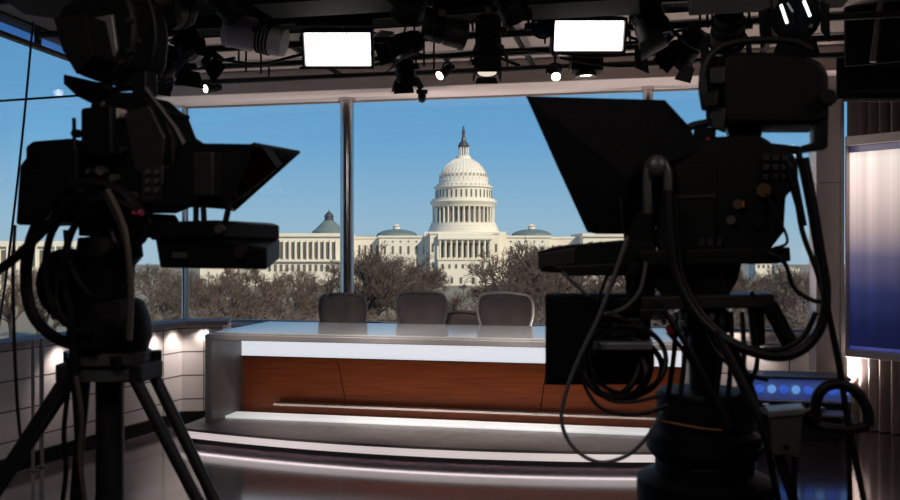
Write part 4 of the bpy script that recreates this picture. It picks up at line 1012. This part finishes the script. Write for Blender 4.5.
MB().lathe([(pr(30), pz(388)), (pr(44), pz(390)), (pr(47), pz(394)), (pr(47), pz(428)), (pr(49), pz(430)), (pr(54), pz(433)), (pr(55), pz(440)), (pr(55), pz(450)), (pr(51), pz(455)), (pr(48), pz(458)), (pr(48), pz(470)), (pr(60), pz(474)), (pr(66), pz(478)), (pr(66), pz(500)), (pr(58), pz(505)), (pr(50), pz(520)), (pr(48), .22)], o_, n=40).build('column_housing', black, ped)
MB().lathe([(pr(55.5), pz(441)), (pr(57), pz(442)), (pr(57), pz(447)), (pr(55.5), pz(448))], o_, n=40).build('steering_ring', rubber, ped)
MB().lathe([(.36, .05), (.40, .07), (.40, .18), (.34, .23), (.12, .24)], o_, n=40).build('base_skirt', blackm, ped)
for i in range(3):
    t = 2*PI*i/3+.4; c = o_+V((math.cos(t)*.28, math.sin(t)*.28, .05)); q = V((-math.sin(t), math.cos(t), 0))*.03
    MB().cyl(c-q, c+q, .05, n=16).build('wheel', rubber, ped)
R.rect(690, 470, 724, 500, -.06, .05).build('side_box', black, ped, bevel=.004)
R.tube([(662, 421), (700, 428), (722, 430)], .002, -.115).build('index_line', orange, ped)
for i, (x0, y0, x1, y1) in enumerate(((676, 312, 668, 396), (686, 312, 680, 396), (722, 312, 716, 396), (731, 312, 728, 396), (742, 312, 742, 392))):
    R.tube([(x0, y0), ((x0+x1)/2+2, (y0+y1)/2), (x1, y1)], .007, .0).build('hose', (blackm, dgrey, rubber)[i % 3], ped)
for k, (x, y) in enumerate(((655, 318), (664, 322), (673, 318), (684, 324), (694, 318), (703, 323), (712, 317), (722, 322))):
    R.knob(x, y, .0075, -.06, .06).build('plug', (mgrey, dgrey, lgrey)[k % 3], ped)
R.knob(671, 329, .014, -.07, .05).build('red_plug', red, ped)
# steering/pan bars crossing in front
tag(R.tube([(716, 330), (748, 395), (778, 452), (800, 520)], .013, -.10, n=10, sm=0).build('pan_bar', dgrey, origin=R.P(716, 330, -.1)), 'long dark pan bar slanting down to the right from the right camera head', 'bar')
tag(R.tube([(664, 310), (690, 350), (730, 428)], .008, -.13, n=10, sm=0).build('pan_bar', blackm, origin=R.P(664, 310, -.13)), 'thin dark bar slanting across the front of the right pedestal', 'bar')
t = thing('junction_box', R.P(787, 455, -.12), 'grey metal box clipped on the slanting pan bar right of the right pedestal', 'box')
R.slab([(770, 415), (803, 412), (800, 455), (772, 456)], -.14, .07).build('box_body', mgrey, t, bevel=.005)
R.slab([(768, 411), (805, 408), (805, 415), (768, 418)], -.145, .08).build('box_lid', lgrey, t, bevel=.003); R.knob(786, 447, .006, -.147, .01).build('socket', black, t)
t = thing('focus_handle', R.P(842, 428, -.06), 'rounded black loop handle at the right, in front of the blue-lit bench', 'handle')
R.tube([(816, 428), (816, 402), (824, 388), (840, 384), (856, 392), (867, 410), (868, 426)], .014, -.06, n=10).build('loop', rubber, t)
R.tube([(806, 412), (818, 426), (845, 430), (868, 426)], .014, -.06, n=10).build('grip', blackm, t)
R.tube([(800, 414), (812, 408), (820, 414)], .006, -.06).build('fitting', chrome, t)
# ---- right cables
cable(R, [(668, 190), (670, 235), (676, 275), (694, 312), (722, 338), (752, 352), (782, 357), (806, 347), (822, 324), (826, 290), (820, 250), (812, 200), (804, 158)], .012, -.10, 'thickest black cable swinging in a big loop under the right camera')
cable(R, [(674, 194), (676, 240), (684, 282), (706, 318), (740, 344), (776, 350), (802, 338), (816, 312)], .007, -.08, 'black cable following just inside the big loop under the right camera')
cable(R, [(798, 150), (810, 210), (822, 280), (838, 360), (848, 420), (868, 520)], .0085, -.06, 'black cable falling from the right viewfinder past the loop handle to the floor')
cable(R, [(786, 160), (794, 178), (802, 230), (818, 275), (834, 340), (845, 400), (849, 460), (850, 520)], .007, -.03, 'thin black cable falling straight beside the window pier')
R.barrel(794, 178, 806, 232, .014, .008, -.03)
tag(R.barrel(790, 168, 804, 226, .015, .008, -.03).build('cable_plug', rubber, origin=R.P(804, 226, -.03)), 'long black cable plug at the rear of the right camera', 'plug')
cable(R, [(628, 236), (616, 270), (598, 318), (578, 360), (565, 396), (562, 424), (574, 448), (598, 462), (626, 456), (648, 436), (662, 412)], .0052, -.14, 'light grey cable hanging in a wide loop below the return monitor', greycable)
cable(R, [(646, 262), (640, 290), (624, 308), (604, 314)], .005, -.10, 'short dark cable curling behind the light grey one', greycable)
for i, (x, y, rx, ry) in enumerate(((618, 362, 34, 38), (622, 368, 40, 30), (612, 356, 28, 40), (628, 360, 38, 34), (616, 372, 30, 26))):
    pts = [(x+rx*math.cos(t), y+ry*math.sin(t), .012*math.sin(3*t+i)) for t in ang(14)]
    b = R.tube(pts, .007+.001*(i % 3), -.012*i-.004, sm=3, closed=True)
    tag(b.build('coiled_cable', rubber, origin=R.P(x, y+ry, -.012*i-.004)), 'black cable coil bundled under the right prompter beside the pedestal', 'cable', 'cable coils under the right prompter')
cable(R, [(580, 350), (584, 384), (604, 410), (640, 414), (668, 405)], .005, -.10, 'thin black cable sagging lowest below the coils at the return monitor')
cable(R, [(592, 378), (606, 398), (630, 402), (660, 396)], .0055, -.08, 'thin black cable sagging just above the lowest one, below the coils')
cable(R, [(766, 252), (784, 262), (794, 288), (812, 300), (822, 302)], .006, -.05, 'black cable curving from the right camera plate to the big loop')
cable(R, [(766, 193), (776, 214), (786, 234), (786, 244), (774, 248)], .004, -.05, 'thin black cable curling from the brass connector of the right camera')
cable(R, [(700, 320), (716, 352), (742, 372), (768, 380)], .006, -.04, 'black cable dipping beneath the right camera mount plate')
cable(R, [(668, 332), (690, 360), (708, 400), (720, 440)], .006, -.06, 'black cable running down the front of the right pedestal column')
cable(R, [(752, 310), (758, 350), (752, 380), (738, 398)], .006, -.02, 'black cable hanging from the pan bar bracket of the right camera')
cable(R, [(735, 350), (750, 385), (762, 425), (770, 460), (782, 520)], .009, -.05, 'thick black cable running down behind the junction box')
cable(R, [(796, 456), (794, 480), (796, 520)], .008, -.12, 'black cable leaving the bottom of the junction box')
cable(R, [(720, 252), (722, 275), (727, 294)], .004, .0, 'thin black cable between the right camera plate and mount plate')

# ------------------------------------------------------------------ light, sky, view
def area(name, p, aim, size, power, col, sy=None):
    d = bpy.data.lights.new(name, 'AREA'); d.energy = power; d.color = col; d.size = size
    if sy: d.shape = 'RECTANGLE'; d.size_y = sy
    o = bpy.data.objects.new(name, d); C.objects.link(o); o.location = p
    o.rotation_euler = V(aim).to_track_quat('-Z', 'Y').to_euler(); return o
def spot(name, p, aim, power, col, ang_=60, blend=.6, r=.05):
    d = bpy.data.lights.new(name, 'SPOT'); d.energy = power; d.color = col; d.spot_size = math.radians(ang_); d.spot_blend = blend; d.shadow_soft_size = r
    o = bpy.data.objects.new(name, d); C.objects.link(o); o.location = p
    o.rotation_euler = V(aim).to_track_quat('-Z', 'Y').to_euler(); return o
warm = (1, .90, .84)
# key lamps of the grid aimed at the desk
for u, v, tu, pw in ((-2.9, 4.9, -2.4, 430), (-1.4, 4.9, -1.4, 430), (.2, 4.9, -.4, 430)):
    p = rm(u, v, 2.85); q = rm(tu, 7.1, .4); spot('desk_key', p, q-p, pw, warm, 42, .8, .08)
# unseen soft fill lights added overhead behind the cameras to lift the room
for x, y, pw in ((-.64, .85, 9), (2.2, 1.0, 8)):
    p = V((x, y, 2.9)); area('added_soft_fill', p, V((x*.3, 7.5, .8))-p, .9, pw, warm, .6)
# unseen spots added behind the desk to brighten the beam and ceiling
for u in (-3.1, -1.9, -.7, .5, 1.7, 2.7):
    spot('added_beam_fill', rm(u, 8.02, .35), V((0, 0, 1))-VX*.06, 105, (1, .87, .81), 120, .9, .04)
# wash lights under the ledge of the panelled wall
for i in range(7):
    t = i/6; s_ = t*(len(lo)-1); k = min(int(s_), len(lo)-2); p = lo[k].lerp(lo[k+1], s_-k)
    nrm = V((.93, -.36, 0))
    q = xy(p+nrm*.10, ZL-.05); spot('ledge_wash', q, V((-.25*nrm.x, -.25*nrm.y, -1)), 6.5, warm, 110, .9, .03)
for x in (700, 760, 815):
    q = rm(uv(Wv(x, 330, VB-.2))[0], VB-.14, ZS-.06); spot('ledge_wash', q, VX*.25-ZX, 5.0, warm, 110, .9, .03)
w = bpy.data.worlds.new('sky'); bpy.context.scene.world = w; w.use_nodes = True
n = w.node_tree.nodes; l = w.node_tree.links; bg = n['Background']
tc = n.new('ShaderNodeTexCoord'); sx = n.new('ShaderNodeSeparateXYZ'); cr = n.new('ShaderNodeValToRGB')
l.new(tc.outputs['Generated'], sx.inputs[0]); l.new(sx.outputs['Z'], cr.inputs['Fac'])
e = cr.color_ramp.elements
e[0].position = 0; e[0].color = (.34, .48, .58, 1); e[1].position = 1; e[1].color = (.03, .13, .40, 1)
for p, c in ((.04, (.27, .455, .61)), (.12, (.145, .365, .61)), (.24, (.085, .275, .54)), (.45, (.05, .20, .48))):
    q = e.new(p); q.color = (*c, 1)
l.new(cr.outputs['Color'], bg.inputs['Color']); bg.inputs['Strength'].default_value = 1.12
sd = bpy.data.lights.new('sun', 'SUN'); sd.energy = 4.1; sd.color = (1, .885, .70); sd.angle = .009
so = bpy.data.objects.new('sun', sd); C.objects.link(so); so.location = (0, -20, 60)
t_, e_ = math.radians(-38), math.radians(33)
so.rotation_euler = V((math.sin(t_)*math.cos(e_), math.cos(t_)*math.cos(e_), -math.sin(e_))).to_track_quat('-Z', 'Y').to_euler()
cd = bpy.data.cameras.new('view_camera'); co = bpy.data.objects.new('view_camera', cd); C.objects.link(co)
co.location = (0, 0, H); co.rotation_euler = (PI/2, 0, 0); cd.sensor_width = 36; cd.lens = 36; cd.clip_start = .05; cd.clip_end = 3000
cd.dof.use_dof = True; cd.dof.focus_distance = 14; cd.dof.aperture_fstop = 5.0
sc = bpy.context.scene; sc.camera = co
sc.view_settings.view_transform = 'Standard'; sc.view_settings.look = 'None'; sc.view_settings.gamma = 1; sc.view_settings.exposure = 0
sc.view_settings.use_curve_mapping = False
sc.cycles.max_bounces = 8; sc.cycles.transparent_max_bounces = 24; sc.cycles.sample_clamp_indirect = 4
